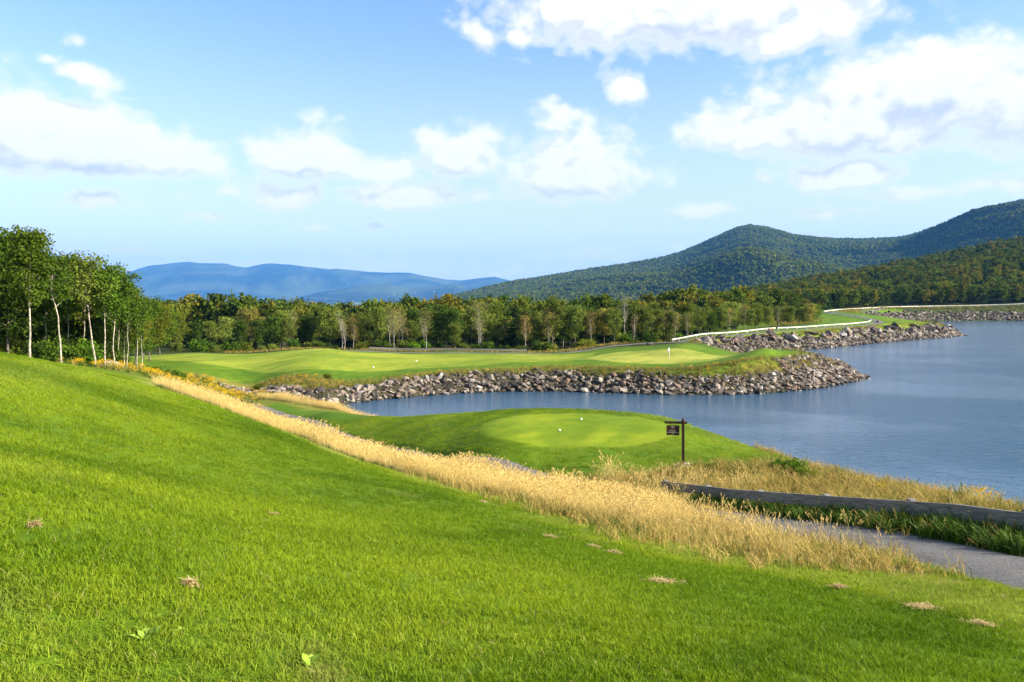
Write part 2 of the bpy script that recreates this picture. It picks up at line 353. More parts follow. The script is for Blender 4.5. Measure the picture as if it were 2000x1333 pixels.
PATHZ = [9.9, 9.4, 8.9, 8.2, 7.1, 5.75, 4.75, 4.25, 3.6, 3.0, 2.6, 2.2, 1.95, 2.3, 3.0]
BACKPATH = [(-40, 152), (-30, 153.5), (-22, 154), (-12, 153.5), (-2, 152.5), (6, 153), (14, 158), (24, 166), (34, 173)]
FARPATH = [(34, 173), (39.6, 181), (47, 192), (60, 205), (75, 218), (96, 234), (114, 248), (128, 268), (136, 295), (142, 330), (152, 368), (175, 405), (204, 436), (246, 486), (300, 508), (400, 508)]
def px(u, v, Y): return ((u - 1000) / FPX * Y, Y, HC - (v - VH) * Y / FPX)
CT = [(0, 0, 10.4), px(1000, 1333, 4), px(0, 1333, 3.3), px(2000, 1333, 5), px(0, 1000, 6), px(0, 690, 25), px(100, 712, 32), px(200, 735, 40), px(300, 758, 50), px(250, 747, 45),
      px(330, 762, 52), px(440, 803, 44), px(600, 862, 34), px(800, 928, 26), px(1000, 978, 21), px(1250, 1042, 16), px(1500, 1097, 12.5), px(1800, 1132, 10.5),
      px(500, 1000, 11), px(300, 850, 18), px(600, 950, 15.5), px(150, 780, 20),
      (-30, 20, 10.7), (-32, 5, 10.9), (-15, -12, 11.1), (0, -12, 10.9), (13, 0, 8.9), (14, -15, 9.6), (-60, 0, 12), (-60, 35, 10.5), (0, -40, 13), (-40, -40, 13), (-45, 52, 8.0),
      (3.7, 43, 5.0), (-1.6, 43, 4.95), (9.0, 43, 4.95), (3.7, 38, 4.92), (3.7, 48.4, 5.02), (-.2, 46.8, 4.98), (7.6, 46.8, 4.98), (0, 39.2, 4.9), (7.4, 39.2, 4.92),
      (-5, 45, 4.1), (13, 45, 3.8), (12, 37, 4.5), (11, 33, 5.05), (7.4, 33.3, 4.93), (10.5, 30, 5.1), (11.7, 25, 5.8), (10.9, 16, 7.5), (11.4, 10, 8.2), (4.5, 33.5, 4.55),
      (9.5, 14.5, 7.5), (7.9, 24, 5.5), (5.9, 30, 4.5), (-10, 60, 3.1), (-15.8, 66, 2.5), (-3.3, 51, 4.35),
      px(520, 775, 85), px(640, 797, 78), px(740, 812, 75), px(400, 745, 95), px(300, 735, 95), px(480, 768, 97), px(185, 718, 70), px(57, 702, 62), px(270, 722, 78),
      (-70, 70, 6.7), (-85, 40, 9.5), (-65, 100, 4.2), (-95, 130, 3.5),
      px(600, 745, 97), px(800, 735, 104), px(1000, 722, 110), px(1200, 715, 112), px(1350, 712, 113), px(560, 726, 108), px(700, 724, 112), px(850, 717, 116), px(1000, 708, 121),
      px(640, 681, 148), px(590, 685, 140), px(500, 692, 142), px(400, 690, 145), px(300, 697, 135), px(300, 722, 108), px(420, 713, 116), px(350, 704, 122),
      px(720, 689, 148), px(850, 694, 147), px(1000, 693, 149), px(1150, 686, 155), (-14, 156, 1.9), (-30, 156, 2.1), (0, 156, 1.8), (-36, 162, 1.6), (0, 165, 1.0), (-60, 162, 1.2), (-80, 150, 1.8),
      (24.7, 129, 2.7), (15, 129, 2.65), (34, 129, 2.72), (24.7, 116, 2.65), (24.7, 143, 2.8), (40, 121, 4.7), (36, 120, 3.9), (45, 121, 3.9), (40, 113.5, 3.4), (43, 130, 3.6), (51, 123, 2.3),
      px(1340, 672, 152), px(1240, 673, 165), px(1440, 690, 148), px(1250, 670, 173), px(1180, 676, 168), px(1330, 668, 181), px(1370, 658, 195), px(1500, 647, 215), px(1600, 641, 232),
      (124.7, 268, 5.0), (136, 310, 6.2), (152, 362, 6.9), (204, 436, 7.8), (246, 486, 8.1), (347, 512, 8.4), (450, 508, 8.4), px(1500, 653, 203), px(1700, 640, 235), px(1800, 635, 258), px(1840, 639, 267),
      (104, 272, 4.2), (112, 292, 5.2), (90, 285, 3.0), (-120, 200, .5), (-60, 200, 0), (0, 190, .2), (30, 205, .8), (60, 240, 2.0), (90, 320, 3), (-100, 350, -3), (0, 350, -3), (100, 420, 2), (170, 460, 6), (-200, 500, -5), (0, 560, -8), (250, 540, 9), (420, 560, 12),
      (640, 520, 14), (760, 350, 10), (700, 150, 8), (300, -30, 8), (-250, 150, 4), (-250, 0, 12), (-350, 350, 0), (100, -150, 12), (-150, -200, 14), (600, -100, 12), (-500, -200, 15), (300, -400, 15)]
CT += [(p[0], p[1], z) for p, z in zip(PATH, PATHZ)]
CT = np.array(CT, float)
def logmap(X, Y):
    r = np.sqrt(X * X + Y * Y) + 1e-9; k = np.log1p(r / 4.0) / r; return X * k, Y * k
def tps(r2): return .5 * r2 * np.log(r2 + 1e-12)
_cx, _cy = logmap(CT[:, 0], CT[:, 1]); _n = len(CT)
_K = tps((_cx[:, None] - _cx) ** 2 + (_cy[:, None] - _cy) ** 2) + np.eye(_n) * 2e-4
_P = np.stack([np.ones(_n), _cx, _cy], 1)
_A = np.block([[_K, _P], [_P.T, np.zeros((3, 3))]]); _W = np.linalg.solve(_A, np.concatenate([CT[:, 2], np.zeros(3)]))
def rbf(X, Y):
    x, y = logmap(X.ravel(), Y.ravel()); out = np.empty(x.size)
    for i in range(0, x.size, 40000):
        a = x[i:i + 40000, None]; b = y[i:i + 40000, None]
        out[i:i + 40000] = tps((a - _cx) ** 2 + (b - _cy) ** 2) @ _W[:_n] + _W[_n] + _W[_n + 1] * a[:, 0] + _W[_n + 2] * b[:, 0]
    return out.reshape(X.shape)
def prof(pts, s): p = np.array(pts, float); return np.interp(s, (p[:, 0] - 1000) / FPX, p[:, 1])
HILL = [(600, 604), (1150, 600), (1250, 592), (1300, 585), (1400, 574), (1500, 557), (1600, 539), (1700, 520), (1800, 500), (1900, 480), (2000, 458), (2200, 425), (2600, 385), (3400, 380)]
MTN = [(-1500, 640), (500, 625), (700, 612), (760, 605), (830, 590), (900, 573), (950, 560), (1000, 549), (1080, 537), (1150, 525), (1240, 512), (1290, 503), (1330, 492), (1370, 475), (1400, 461), (1440, 444), (1465, 439), (1500, 444), (1550, 458), (1600, 464), (1640, 466), (1700, 466),
       (1760, 463), (1800, 452), (1850, 432), (1900, 412), (1950, 400), (2000, 389), (2200, 350), (2600, 320), (3400, 330)]
BLUE = [(-1500, 530), (-300, 522), (0, 535), (150, 540), (240, 535), (270, 524), (320, 513), (380, 511), (440, 515), (482, 522), (515, 515), (560, 514), (600, 521), (640, 526), (660, 523), (720, 531), (760, 533), (800, 532), (830, 538), (870, 545), (900, 547), (940, 542), (965, 540), (1000, 548), (1100, 552), (3400, 560)]
BLUE2 = [(-1500, 600), (200, 598), (400, 596), (560, 585), (640, 568), (700, 557), (760, 555), (800, 561), (850, 556), (890, 553), (930, 562), (1000, 572), (1200, 580), (3400, 600)]
def far_z(X, Y):
    r = np.sqrt(X * X + Y * Y); th = np.arctan2(X, Y); s = np.tan(np.clip(th, -1.0, 1.0)); fade = 1 - sstep(1.0, 1.35, np.abs(th))
    Yp = r * np.cos(np.clip(th, -1.0, 1.0))
    val = np.interp(Yp, [0, 450, 900, 2000, 5000, 9000, 30000], [6, -4, -14, -60, -130, -150, -150])
    near = sstep(.12, .42, s) * 12
    Yr = 1050.0; zr = HC + (VH - prof(HILL, s)) * Yr / FPX - 11
    t = np.clip((Yp - 470) / (Yr - 470), 0, 1); h1 = (near + (zr - near) * (t * .75 + .25 * t * t)) * (1 - sstep(Yr, Yr + 900, Yp) * .8) + fbm(X / 90, Y / 90, 5) * 14 * t * (1 - t) * 3
    h1 = np.where(zr > 2, h1, val); h1 = val + (h1 - val) * sstep(.14, .3, s)
    Yr = 4300.0 + 500 * np.sin(s * 5); zr = HC + (VH - prof(MTN, s)) * Yr / FPX - 7
    t = np.clip((Yp - 1500) / (Yr - 1500), 0, 1.0)
    spur = fbm(X / 800 + .6 * Y / 800, Y / 1500, 11, 5)
    over = np.clip((Yp - Yr) / 2500, 0, 1)
    mt = val + np.maximum(zr - val, 0) * (t ** 1.15) * (1 - .9 * over) + spur * np.maximum(zr - val, 0) * .8 * np.sin(np.pi * t) * (over <= 0)
    Yr = 20000.0; zr = HC + (VH - prof(BLUE, s)) * Yr / FPX; t = np.clip((Yp - 13700) / (Yr - 13700), 0, 1); ov = np.clip((Yp - Yr) / 3500, 0, 1)
    b1 = val + (zr - val) * t ** 1.1 * (1 - ov) + fbm(X / 3000, Y / 4200, 21, 5) * 1100 * np.sin(np.pi * t)
    Yr = 15000.0; zr = HC + (VH - prof(BLUE2, s)) * Yr / FPX; t = np.clip((Yp - 11500) / (Yr - 11500), 0, 1); ov = np.clip((Yp - Yr) / 1900, 0, 1)
    b2 = val + (zr - val) * t * (1 - ov) + fbm(X / 1900, Y / 2400, 31, 4) * 280 * np.sin(np.pi * t)
    out = np.maximum(np.maximum(np.maximum(h1, mt), np.maximum(b1, b2)), val)
    return val + (out - val) * fade
def lake_sd(X, Y): return poly_sd(LAKE, X, Y)
def land(X, Y):
    """ground height before paths are let in"""
    X = np.asarray(X, float); Y = np.asarray(Y, float); r = np.sqrt(X * X + Y * Y)
    z = np.zeros(X.shape); nb = r < 900; fb = r > 440
    if nb.any(): z[nb] = rbf(X[nb], Y[nb])
    if fb.any():
        f = far_z(X[fb], Y[fb]); k = sstep(520, 820, r[fb]); z[fb] = z[fb] * (1 - k) + f * k
    z = z + fbm(X / 5.0, Y / 5.0, 3, 3) * .16 * sstep(2, 8, r) + fbm(X / 1.1, Y / 1.1, 9, 2) * .03 * (r < 80)
    nl = r < 900
    d = np.full(X.shape, 1e5); d[nl] = lake_sd(X[nl], Y[nl])
    slope = .62 + .12 * fbm(X / 6, Y / 6, 77, 2)
    bank = np.where(d > 0, d * slope - .02, np.maximum(d * .5, -2.5))
    return np.minimum(z, bank), d
def land1(x, y): return float(land(np.array([x], float), np.array([y], float))[0][0])
TEE_C, TEE_R = (3.7, 43.0), (5.5, 5.3)
GRN_C, GRN_R = (24.7, 129.5), (11.8, 14.0)
def hit(u, v, ymin=2.0, ymax=700.0):
    """where the sight line through a frame point meets the land"""
    Ys = np.exp(np.linspace(math.log(ymin), math.log(ymax), 900)); X = (u - 1000) / FPX * Ys; zr = HC - (v - VH) * Ys / FPX
    zt = np.maximum(land(X, Ys)[0], -.05); k = np.where(zr <= zt)[0]
    i = k[0] if len(k) else len(Ys) - 1
    if i > 0:
        a = zr[i - 1] - zt[i - 1]; b = zr[i] - zt[i]; f = a / (a - b + 1e-9); Yh = Ys[i - 1] + (Ys[i] - Ys[i - 1]) * np.clip(f, 0, 1)
    else: Yh = Ys[0]
    return ((u - 1000) / FPX * Yh, Yh, HC - (v - VH) * Yh / FPX)
def hits(pts, **k): return [hit(u, v, **k)[:2] for u, v in pts]

FAIRWAY = hits([(262, 700), (330, 705), (400, 711), (470, 721), (560, 727), (700, 726), (850, 719), (1000, 709), (1120, 704), (1165, 703)], ymin=85) + [(14, 135), (16, 146), (6, 149.5), (-8, 149.5), (-22, 149.5), (-34, 147), (-46, 145), (-60, 143), (-72, 140)]
UPTEE = [(18, 166), (22, 161), (31, 165), (37, 174), (33, 179), (24, 176)]
FARTEE = [(52, 190), (62, 198), (80, 208), (104, 226), (126, 245), (140, 258), (145, 266), (136, 268), (116, 246), (94, 229), (72, 211), (54, 197)]
BAND_NEAR = [(-25.2, 55.5), (-23.2, 51.8), (-16.6, 44.5), (-9.2, 34.5), (-3.5, 26), (0, 21), (2.7, 16), (4.4, 12.4), (5.7, 10.0), (6.4, 7.0), (6.9, 0), (7.4, -10)]
BAND_FAR = [(-25.8, 57.5), (-21.5, 57.5), (-15.5, 53.5), (-11.2, 47.2), (-6.3, 39.8), (-1.2, 33.2), (2.5, 28.2), (4.2, 22.3), (5.6, 16.5), (6.6, 11), (7.1, 7), (7.5, 0), (8, -10)]
BAND = BAND_NEAR + BAND_FAR[::-1]
BANDS = [tuple(p) for p in np.vstack([resample(BAND_NEAR, 1.5), resample(BAND_FAR, 1.5)[::-1]])]

# ---------------------------------------------------------------- terrain sheet: rings around the standing point, split by kind of ground
def rings():
    r = [0.4]
    while r[-1] < 24500:
        x = r[-1]
        r.append(x * 1.013 + .006 if x < 58 else x + .65 if x < 135 else x * 1.009 if x < 300 else x * 1.014 if x < 900 else x * 1.018)
    return np.array(r)
RR = rings()
TH = np.concatenate([np.arange(-180, -46, 3.0), np.arange(-46, 46, .22), np.arange(46, 180, 3.0)]) * math.pi / 180
gr, gt = np.meshgrid(RR, TH, indexing='ij'); GX = gr * np.sin(gt); GY = gr * np.cos(gt)
GZ, GD = land(GX, GY)
NR, NT_ = GX.shape
def in_poly(poly, X, Y, r0=1200):
    out = np.full(X.shape, 1e3); P = np.array(poly); m = (X > P[:, 0].min() - 8) & (X < P[:, 0].max() + 8) & (Y > P[:, 1].min() - 8) & (Y < P[:, 1].max() + 8)
    if m.any(): out[m] = poly_sd(poly, X[m], Y[m])
    return out
nearm = gr < 700
def ldist(pl, half):
    P = np.array(pl)[:, :2]; out = np.full(GX.shape, 1e3); m = (GX > P[:, 0].min() - 8) & (GX < P[:, 0].max() + 8) & (GY > P[:, 1].min() - 8) & (GY < P[:, 1].max() + 8)
    out[m] = line_dist(pl, GX[m], GY[m]) - half; return out
PATHS = [(resample(PATH, .5), 1.15), (resample(BACKPATH, 1.0), 1.2), (resample(FARPATH, 1.5), 1.5)]
pd = np.minimum.reduce([ldist(pl, hw) for pl, hw in PATHS])
GZ = GZ - .10 * (1 - sstep(-.15, .35, pd))
tee_d = np.sqrt(((GX - TEE_C[0]) / TEE_R[0]) ** 2 + ((GY - TEE_C[1]) / TEE_R[1]) ** 2) + fbm(GX / 3, GY / 3, 41, 2) * .05
grn_d = np.sqrt(((GX - GRN_C[0]) / GRN_R[0]) ** 2 + ((GY - GRN_C[1]) / GRN_R[1]) ** 2) + .05 * np.sin(np.arctan2(GY - GRN_C[1], GX - GRN_C[0]) * 3)
fw_d = in_poly(FAIRWAY, GX, GY); up_d = in_poly(UPTEE, GX, GY); ft_d = in_poly(FARTEE, GX, GY); bd_d = in_poly(BANDS, GX, GY)
def base_colour():
    C = np.zeros(GX.shape + (3,)); C[:] = (.098, .170, .006)                                    # lawn and semi-rough
    n = fbm(GX / 9, GY / 9, 51, 4); n2 = fbm(GX / 2.2, GY / 2.2, 52, 3)
    def put(wt, c):
        wt = np.clip(wt, 0, 1)[..., None]; C[:] = C * (1 - wt) + np.array(c) * wt
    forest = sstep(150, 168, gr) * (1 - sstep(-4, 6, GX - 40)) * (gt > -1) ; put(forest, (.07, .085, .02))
    dry = (1 - sstep(.5, 2.4, bd_d + n2 * 2)) * (bd_d < 900) * (.85 + 1.2 * n2) * (GY > 3); put(dry * .85, (.27, .25, .065))
    put(sstep(.3, -.4, bd_d), (.26, .22, .06))
    bankw = sstep(6.5, 4.0, GD + n2 * 3) * (GD < 900); put(bankw * (.55 + n), (.20, .18, .035))
    nb = (GY < 60) & (GX > 2); put(sstep(10.8, 8.4, GD + n2 * 4) * nb * sstep(34.5, 31.5, GY + n2 * 2) * .85, (.24, .20, .045))
    pxx = np.interp(GY, [p[1] for p in PATH], [p[0] for p in PATH])
    put(sstep(33.6, 31.6, GY + n2 * 3 + np.maximum(0, 1.5 - GX) * .8) * nb * sstep(-.3, .5, GX - pxx) * (GY > -14) * .78, (.23, .20, .04))
    fl = (GX < -24) & (GY > 60) & (GY < 104) & (GX > -75); put(fl * sstep(.2, -.5, -.2 - n * 2) * .7, (.20, .17, .03))
    put(sstep(.35, -.35, fw_d + n2 * .8), (.225, .275, .022))
    put(sstep(.5, -.5, up_d), (.19, .25, .028)); put(sstep(.6, -.6, ft_d), (.185, .25, .026))
    put(sstep(1.04, .965, tee_d), (.188, .252, .008)); put(sstep(1.035, .985, grn_d), (.29, .31, .045))
    put(sstep(4.6, 3.2, GD + n2 * 2) * (GD < 900) * ((GY > 89.5) & (GY < 520)) * .9, (.045, .037, .026))
    put(sstep(.25, -.6, GD) * (GD < 900), (.06, .05, .04))
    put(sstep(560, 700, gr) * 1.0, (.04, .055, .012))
    return C
GC = base_colour()
V = np.stack([GX, GY, GZ], -1)
du = np.gradient(V, axis=0); dv = np.empty_like(V); dv[:, 1:-1] = V[:, 2:] - V[:, :-2]; dv[:, 0] = V[:, 1] - V[:, -1]; dv[:, -1] = V[:, 0] - V[:, -2]
NRM = np.cross(dv, du); NRM /= np.linalg.norm(NRM, axis=-1, keepdims=True) + 1e-12
NRM *= np.sign(NRM[..., 2:3] + 1e-9)
ii, jj = np.meshgrid(np.arange(NR - 1), np.arange(NT_), indexing='ij'); j2 = (jj + 1) % NT_
FQ = np.stack([ii * NT_ + jj, ii * NT_ + j2, (ii + 1) * NT_ + j2, (ii + 1) * NT_ + jj], -1).reshape(-1, 4)
def fc(A): return (.25 * (A.ravel()[FQ[:, 0]] + A.ravel()[FQ[:, 1]] + A.ravel()[FQ[:, 2]] + A.ravel()[FQ[:, 3]]))
fX, fY, fD, fr = fc(GX), fc(GY), fc(GD), np.hypot(fc(GX), fc(GY))
fs = np.where(fY > 1, fX / np.maximum(fY, 1), 0)
zone = np.full(len(FQ), 'lawn', dtype=object)
zone[fc(bd_d) < 0] = 'meadow'
zone[(fY > 62) & (fX < 70) | (fr > 80)] = 'rough'
zone[fc(tee_d) < 1] = 'tee'; zone[fc(fw_d) < 0] = 'fairway'; zone[fc(grn_d) < 1.0] = 'putting_green'
zone[(fc(up_d) < 0) | (fc(ft_d) < 0)] = 'far_tee'
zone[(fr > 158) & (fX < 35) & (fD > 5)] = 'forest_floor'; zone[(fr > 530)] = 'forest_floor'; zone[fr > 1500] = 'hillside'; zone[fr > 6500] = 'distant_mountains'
zone[fD < 0] = 'lake_bed'

def np_mesh(name, verts, quads=None, tris=None, smooth=False):
    me = bpy.data.meshes.new(name); verts = np.asarray(verts, np.float32)
    me.vertices.add(len(verts)); me.vertices.foreach_set('co', verts.ravel())
    q = np.zeros((0, 4), int) if quads is None else np.asarray(quads, int); t = np.zeros((0, 3), int) if tris is None else np.asarray(tris, int)
    nl = q.size + t.size; me.loops.add(nl); me.loops.foreach_set('vertex_index', np.concatenate([q.ravel(), t.ravel()]).astype(np.int32))
    me.polygons.add(len(q) + len(t))
    st = np.concatenate([np.arange(len(q)) * 4, q.size + np.arange(len(t)) * 3]).astype(np.int32)
    me.polygons.foreach_set('loop_start', st)
    me.polygons.foreach_set('use_smooth', np.full(len(q) + len(t), smooth))
    me.update(calc_edges=True); return me
def fattr(me, name, vals, dom='POINT'):
    a = me.attributes.new(name, 'FLOAT', dom); a.data.foreach_set('value', np.asarray(vals, np.float32))
def tag(o, label=None, cat=None, group=None, kind=None):
    if label: o['label'] = label
    if cat: o['category'] = cat
    if group: o['group'] = group
    if kind: o['kind'] = kind
    return o
def link(name, me, mat=None, parent=None, loc=None):
    o = bpy.data.objects.new(name, me)
    if mat is not None and me is not None and len(me.materials) == 0: me.materials.append(mat)
    col.objects.link(o)
    if parent is not None: o.parent = parent
    if loc is not None: o.location = loc
    return o
def empty(name, loc, rz=0): o = bpy.data.objects.new(name, None); o.empty_display_size = .3; col.objects.link(o); o.location = loc; o.rotation_euler[2] = rz; return o

LBL = {'lawn': ('mown green lawn sloping down to the dry grass strip', 'lawn'), 'meadow': ('golden ground under the strip of tall dry grass', 'meadow'), 'rough': ('rough grass around the fairway and lake banks', 'rough'),
       'tee': ('round close-mown tee on the mound by the brown sign', 'tee'), 'fairway': ('pale mown fairway across the inlet', 'fairway'), 'putting_green': ('yellow-green putting green with the flag', 'green'),
       'far_tee': ('narrow mown tee above the boulder wall', 'tee'), 'forest_floor': ('dark ground under the woods', 'ground'), 'hillside': ('wooded hillside with rounded peak', 'hill'), 'distant_mountains': ('hazy blue mountain range on the horizon', 'mountains'), 'lake_bed': ('dark stony bed under the lake', 'ground')}
Vf, Nf, Cf = V.reshape(-1, 3), NRM.reshape(-1, 3), GC.reshape(-1, 3)
for zn in LBL:
    F = FQ[zone == zn]
    if not len(F): continue
    used, inv = np.unique(F.ravel(), return_inverse=True); F2 = inv.reshape(-1, 4)
    me = np_mesh(zn, Vf[used], F2, smooth=True)
    ca = me.attributes.new('col', 'FLOAT_COLOR', 'POINT'); ca.data.foreach_set('color', np.concatenate([Cf[used], np.ones((len(used), 1))], 1).astype(np.float32).ravel())
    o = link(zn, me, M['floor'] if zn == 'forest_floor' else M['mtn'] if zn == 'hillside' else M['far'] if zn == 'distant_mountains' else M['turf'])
    me.normals_split_custom_set_from_vertices(Nf[used].tolist())
    tag(o, LBL[zn][0], LBL[zn][1], kind='structure')

# ---------------------------------------------------------------- lake
wx = np.linspace(-40, 760, 161); wy = np.linspace(-80, 520, 121); WX, WY = np.meshgrid(wx, wy, indexing='ij')
wsd = lake_sd(WX, WY); a_, b_ = np.meshgrid(np.arange(160), np.arange(120), indexing='ij'); nY = 121
wf = np.stack([a_ * nY + b_, (a_ + 1) * nY + b_, (a_ + 1) * nY + b_ + 1, a_ * nY + b_ + 1], -1).reshape(-1, 4)
keep = (wsd.ravel()[wf] < 3.5).any(1); used, inv = np.unique(wf[keep].ravel(), return_inverse=True)
lv = np.stack([WX.ravel()[used], WY.ravel()[used], np.zeros(len(used))], 1)
tag(link('lake', np_mesh('lake', lv, inv.reshape(-1, 4)), M['water']), 'rippled blue lake curving round the stone banks', 'lake', kind='structure')

# ---------------------------------------------------------------- asphalt paths
def ribbon(name, pl, hw, label):
    P = np.asarray(pl); T = np.gradient(P[:, :2], axis=0); T /= np.linalg.norm(T, axis=1, keepdims=True); Nn = np.stack([T[:, 1], -T[:, 0]], 1)
    zc = land(P[:, 0], P[:, 1])[0]; k = np.ones(5) / 5; zc = np.convolve(np.pad(zc, 2, 'edge'), k, 'valid')
    offs = np.linspace(-1, 1, 9); vs = []
    rg = np.random.default_rng(5)
    for i in range(len(P)):
        for o in offs:
            e = hw * o * (1 + .03 * (abs(o) == 1) * rg.normal())
            x, y = P[i, :2] + Nn[i] * e; vs.append((x, y, 0))
    vs = np.array(vs); zt = land(vs[:, 0], vs[:, 1])[0]; zr = np.repeat(zc, 9)
    vs[:, 2] = .5 * zt + .5 * zr + .01 + np.tile(.02 * (1 - offs ** 2) - .035 * (np.abs(offs) == 1), len(P))
    q = [(i * 9 + j, (i + 1) * 9 + j, (i + 1) * 9 + j + 1, i * 9 + j + 1) for i in range(len(P) - 1) for j in range(8)]
    me = np_mesh(name, vs, np.array(q), smooth=True)
    o = link(name, me, M['asphalt'])
    if me.polygons[0].normal.z < 0: me.flip_normals()
    tag(o, label, 'path', kind='structure')
ribbon('path', PATHS[0][0], 1.15, 'grey asphalt cart path curving below the lawn beside the guardrail')
ribbon('path', PATHS[1][0], 1.2, 'asphalt cart path behind the fairway')
ribbon('path', PATHS[2][0], 1.5, 'asphalt cart path winding past the far tee to the dam')

# ================================================================ shape helpers
rng = np.random.default_rng(7)
class MB:
    """collects shapes into one mesh"""
    def __init__(s): s.v = []; s.q = []; s.t = []; s.n = 0
    def put(s, V_, q=None, t=None):
        V_ = np.asarray(V_, float); s.v.append(V_)
        if q is not None and len(q): s.q.append(np.asarray(q) + s.n)
        if t is not None and len(t): s.t.append(np.asarray(t) + s.n)
        s.n += len(V_)
    def tube(s, pts, rad, k=6, cap=True):
        pts = np.asarray(pts, float); n = len(pts); rad = np.broadcast_to(np.asarray(rad, float), (n,)); T = np.gradient(pts, axis=0); T /= np.linalg.norm(T, axis=1, keepdims=True) + 1e-9
        a = np.where(np.abs(T[:, 2:3]) > .9, [[1., 0, 0]], [[0, 0, 1.]]); A = np.cross(T, a); A /= np.linalg.norm(A, axis=1, keepdims=True) + 1e-9; B = np.cross(T, A)
        for i in range(1, n):                                     # keep the rings from twisting
            p = A[i - 1] - T[i] * (A[i - 1] @ T[i]); p /= np.linalg.norm(p) + 1e-9; A[i] = p; B[i] = np.cross(T[i], p)
        ph = np.arange(k) * 2 * math.pi / k
        V_ = (pts[:, None] + rad[:, None, None] * (A[:, None] * np.cos(ph)[None, :, None] + B[:, None] * np.sin(ph)[None, :, None])).reshape(-1, 3)
        i, j = np.meshgrid(np.arange(n - 1), np.arange(k), indexing='ij'); j2 = (j + 1) % k
        q = np.stack([i * k + j, i * k + j2, (i + 1) * k + j2, (i + 1) * k + j], -1).reshape(-1, 4); t = []
        if cap:
            t = [(0, b + 1, b) for b in range(1, k - 1)] + [((n - 1) * k, (n - 1) * k + b, (n - 1) * k + b + 1) for b in range(1, k - 1)]
        s.put(V_, q, t); return s
    def box(s, c, h, rot=None, bev=0.0):
        bm = bmesh.new(); bmesh.ops.create_cube(bm, size=2.0)
        for v in bm.verts: v.co = Vector((v.co.x * h[0], v.co.y * h[1], v.co.z * h[2]))
        if bev: bmesh.ops.bevel(bm, geom=list(bm.edges), offset=bev, segments=2, profile=.6, affect='EDGES')
        bmesh.ops.triangulate(bm, faces=list(bm.faces)) if bev else None
        bm.verts.index_update(); m3 = rot.to_3x3() if rot is not None else Matrix.Identity(3)
        vs = [tuple(m3 @ v.co + Vector(c)) for v in bm.verts]; q = [[v.index for v in f.verts] for f in bm.faces if len(f.verts) == 4]; t = [[v.index for v in f.verts] for f in bm.faces if len(f.verts) == 3]
        bm.free(); s.put(vs, q, t); return s
    def sphere(s, c, r, nu=12, nv=8, sq=(1, 1, 1)):
        vs = [(0, 0, 1)] + [(math.sin(math.pi * i / nv) * math.cos(2 * math.pi * j / nu), math.sin(math.pi * i / nv) * math.sin(2 * math.pi * j / nu), math.cos(math.pi * i / nv)) for i in range(1, nv) for j in range(nu)] + [(0, 0, -1)]
        q = [(1 + i * nu + j, 1 + (i + 1) * nu + j, 1 + (i + 1) * nu + (j + 1) % nu, 1 + i * nu + (j + 1) % nu) for i in range(nv - 2) for j in range(nu)]
        t = [(0, 1 + j, 1 + (j + 1) % nu) for j in range(nu)] + [(len(vs) - 1, 1 + (nv - 2) * nu + (j + 1) % nu, 1 + (nv - 2) * nu + j) for j in range(nu)]
        s.put(np.array(vs) * r * np.array(sq) + np.array(c), q, t); return s
    def mesh(s, name, smooth=False):
        return np_mesh(name, np.vstack(s.v), np.vstack(s.q) if s.q else None, np.vstack(s.t) if s.t else None, smooth)
    def build(s, name, mat, parent=None, smooth=False, loc=None): return link(name, s.mesh(name, smooth), mat, parent, loc)

def copy_tree(o, parent=None):
    c = o.copy(); col.objects.link(c); c.parent = parent
    for ch in o.children: copy_tree(ch, c)
    return c

def proto_coll(name, objs):
    c = bpy.data.collections.new(name)
    for o in objs: c.objects.link(o)
    return c
def proto(name, me, mat):
    if mat is not None: me.materials.append(mat)
    return bpy.data.objects.new(name, me)
def scatter(name, P, rot, scl, idx, coll, label, cat, tone=None):
    """one uncountable mass: a sheet of points carrying instances of a few small plants"""
    me = bpy.data.meshes.new(name); n = len(P); me.vertices.add(n); me.vertices.foreach_set('co', np.asarray(P, np.float32).ravel())
    a = me.attributes.new('rot', 'FLOAT_VECTOR', 'POINT'); a.data.foreach_set('vector', np.asarray(rot, np.float32).ravel())
    a = me.attributes.new('scl', 'FLOAT_VECTOR', 'POINT'); a.data.foreach_set('vector', np.asarray(scl, np.float32).ravel())
    a = me.attributes.new('idx', 'INT', 'POINT'); a.data.foreach_set('value', np.asarray(idx, np.int32))
    if tone is not None: a = me.attributes.new('tone', 'FLOAT', 'POINT'); a.data.foreach_set('value', np.asarray(tone, np.float32))
    o = link(name, me); tag(o, label, cat, kind='stuff')
    g = bpy.data.node_groups.new(name + '_scatter', 'GeometryNodeTree')
    g.interface.new_socket('Geometry', in_out='INPUT', socket_type='NodeSocketGeometry'); g.interface.new_socket('Geometry', in_out='OUTPUT', socket_type='NodeSocketGeometry')
    N = g.nodes; gi = N.new('NodeGroupInput'); go = N.new('NodeGroupOutput'); ci = N.new('GeometryNodeCollectionInfo'); ip = N.new('GeometryNodeInstanceOnPoints')
    ci.inputs['Collection'].default_value = coll; ci.inputs['Separate Children'].default_value = True; ci.inputs['Reset Children'].default_value = True
    def na(nm, ty): x = N.new('GeometryNodeInputNamedAttribute'); x.data_type = ty; x.inputs['Name'].default_value = nm; return x.outputs['Attribute']
    L = g.links; L.new(gi.outputs[0], ip.inputs['Points']); L.new(ci.outputs[0], ip.inputs['Instance']); ip.inputs['Pick Instance'].default_value = True
    L.new(na('idx', 'INT'), ip.inputs['Instance Index']); L.new(na('rot', 'FLOAT_VECTOR'), ip.inputs['Rotation']); L.new(na('scl', 'FLOAT_VECTOR'), ip.inputs['Scale'])
    L.new(ip.outputs[0], go.inputs[0]); md = o.modifiers.new('scatter', 'NODES'); md.node_group = g
    return o
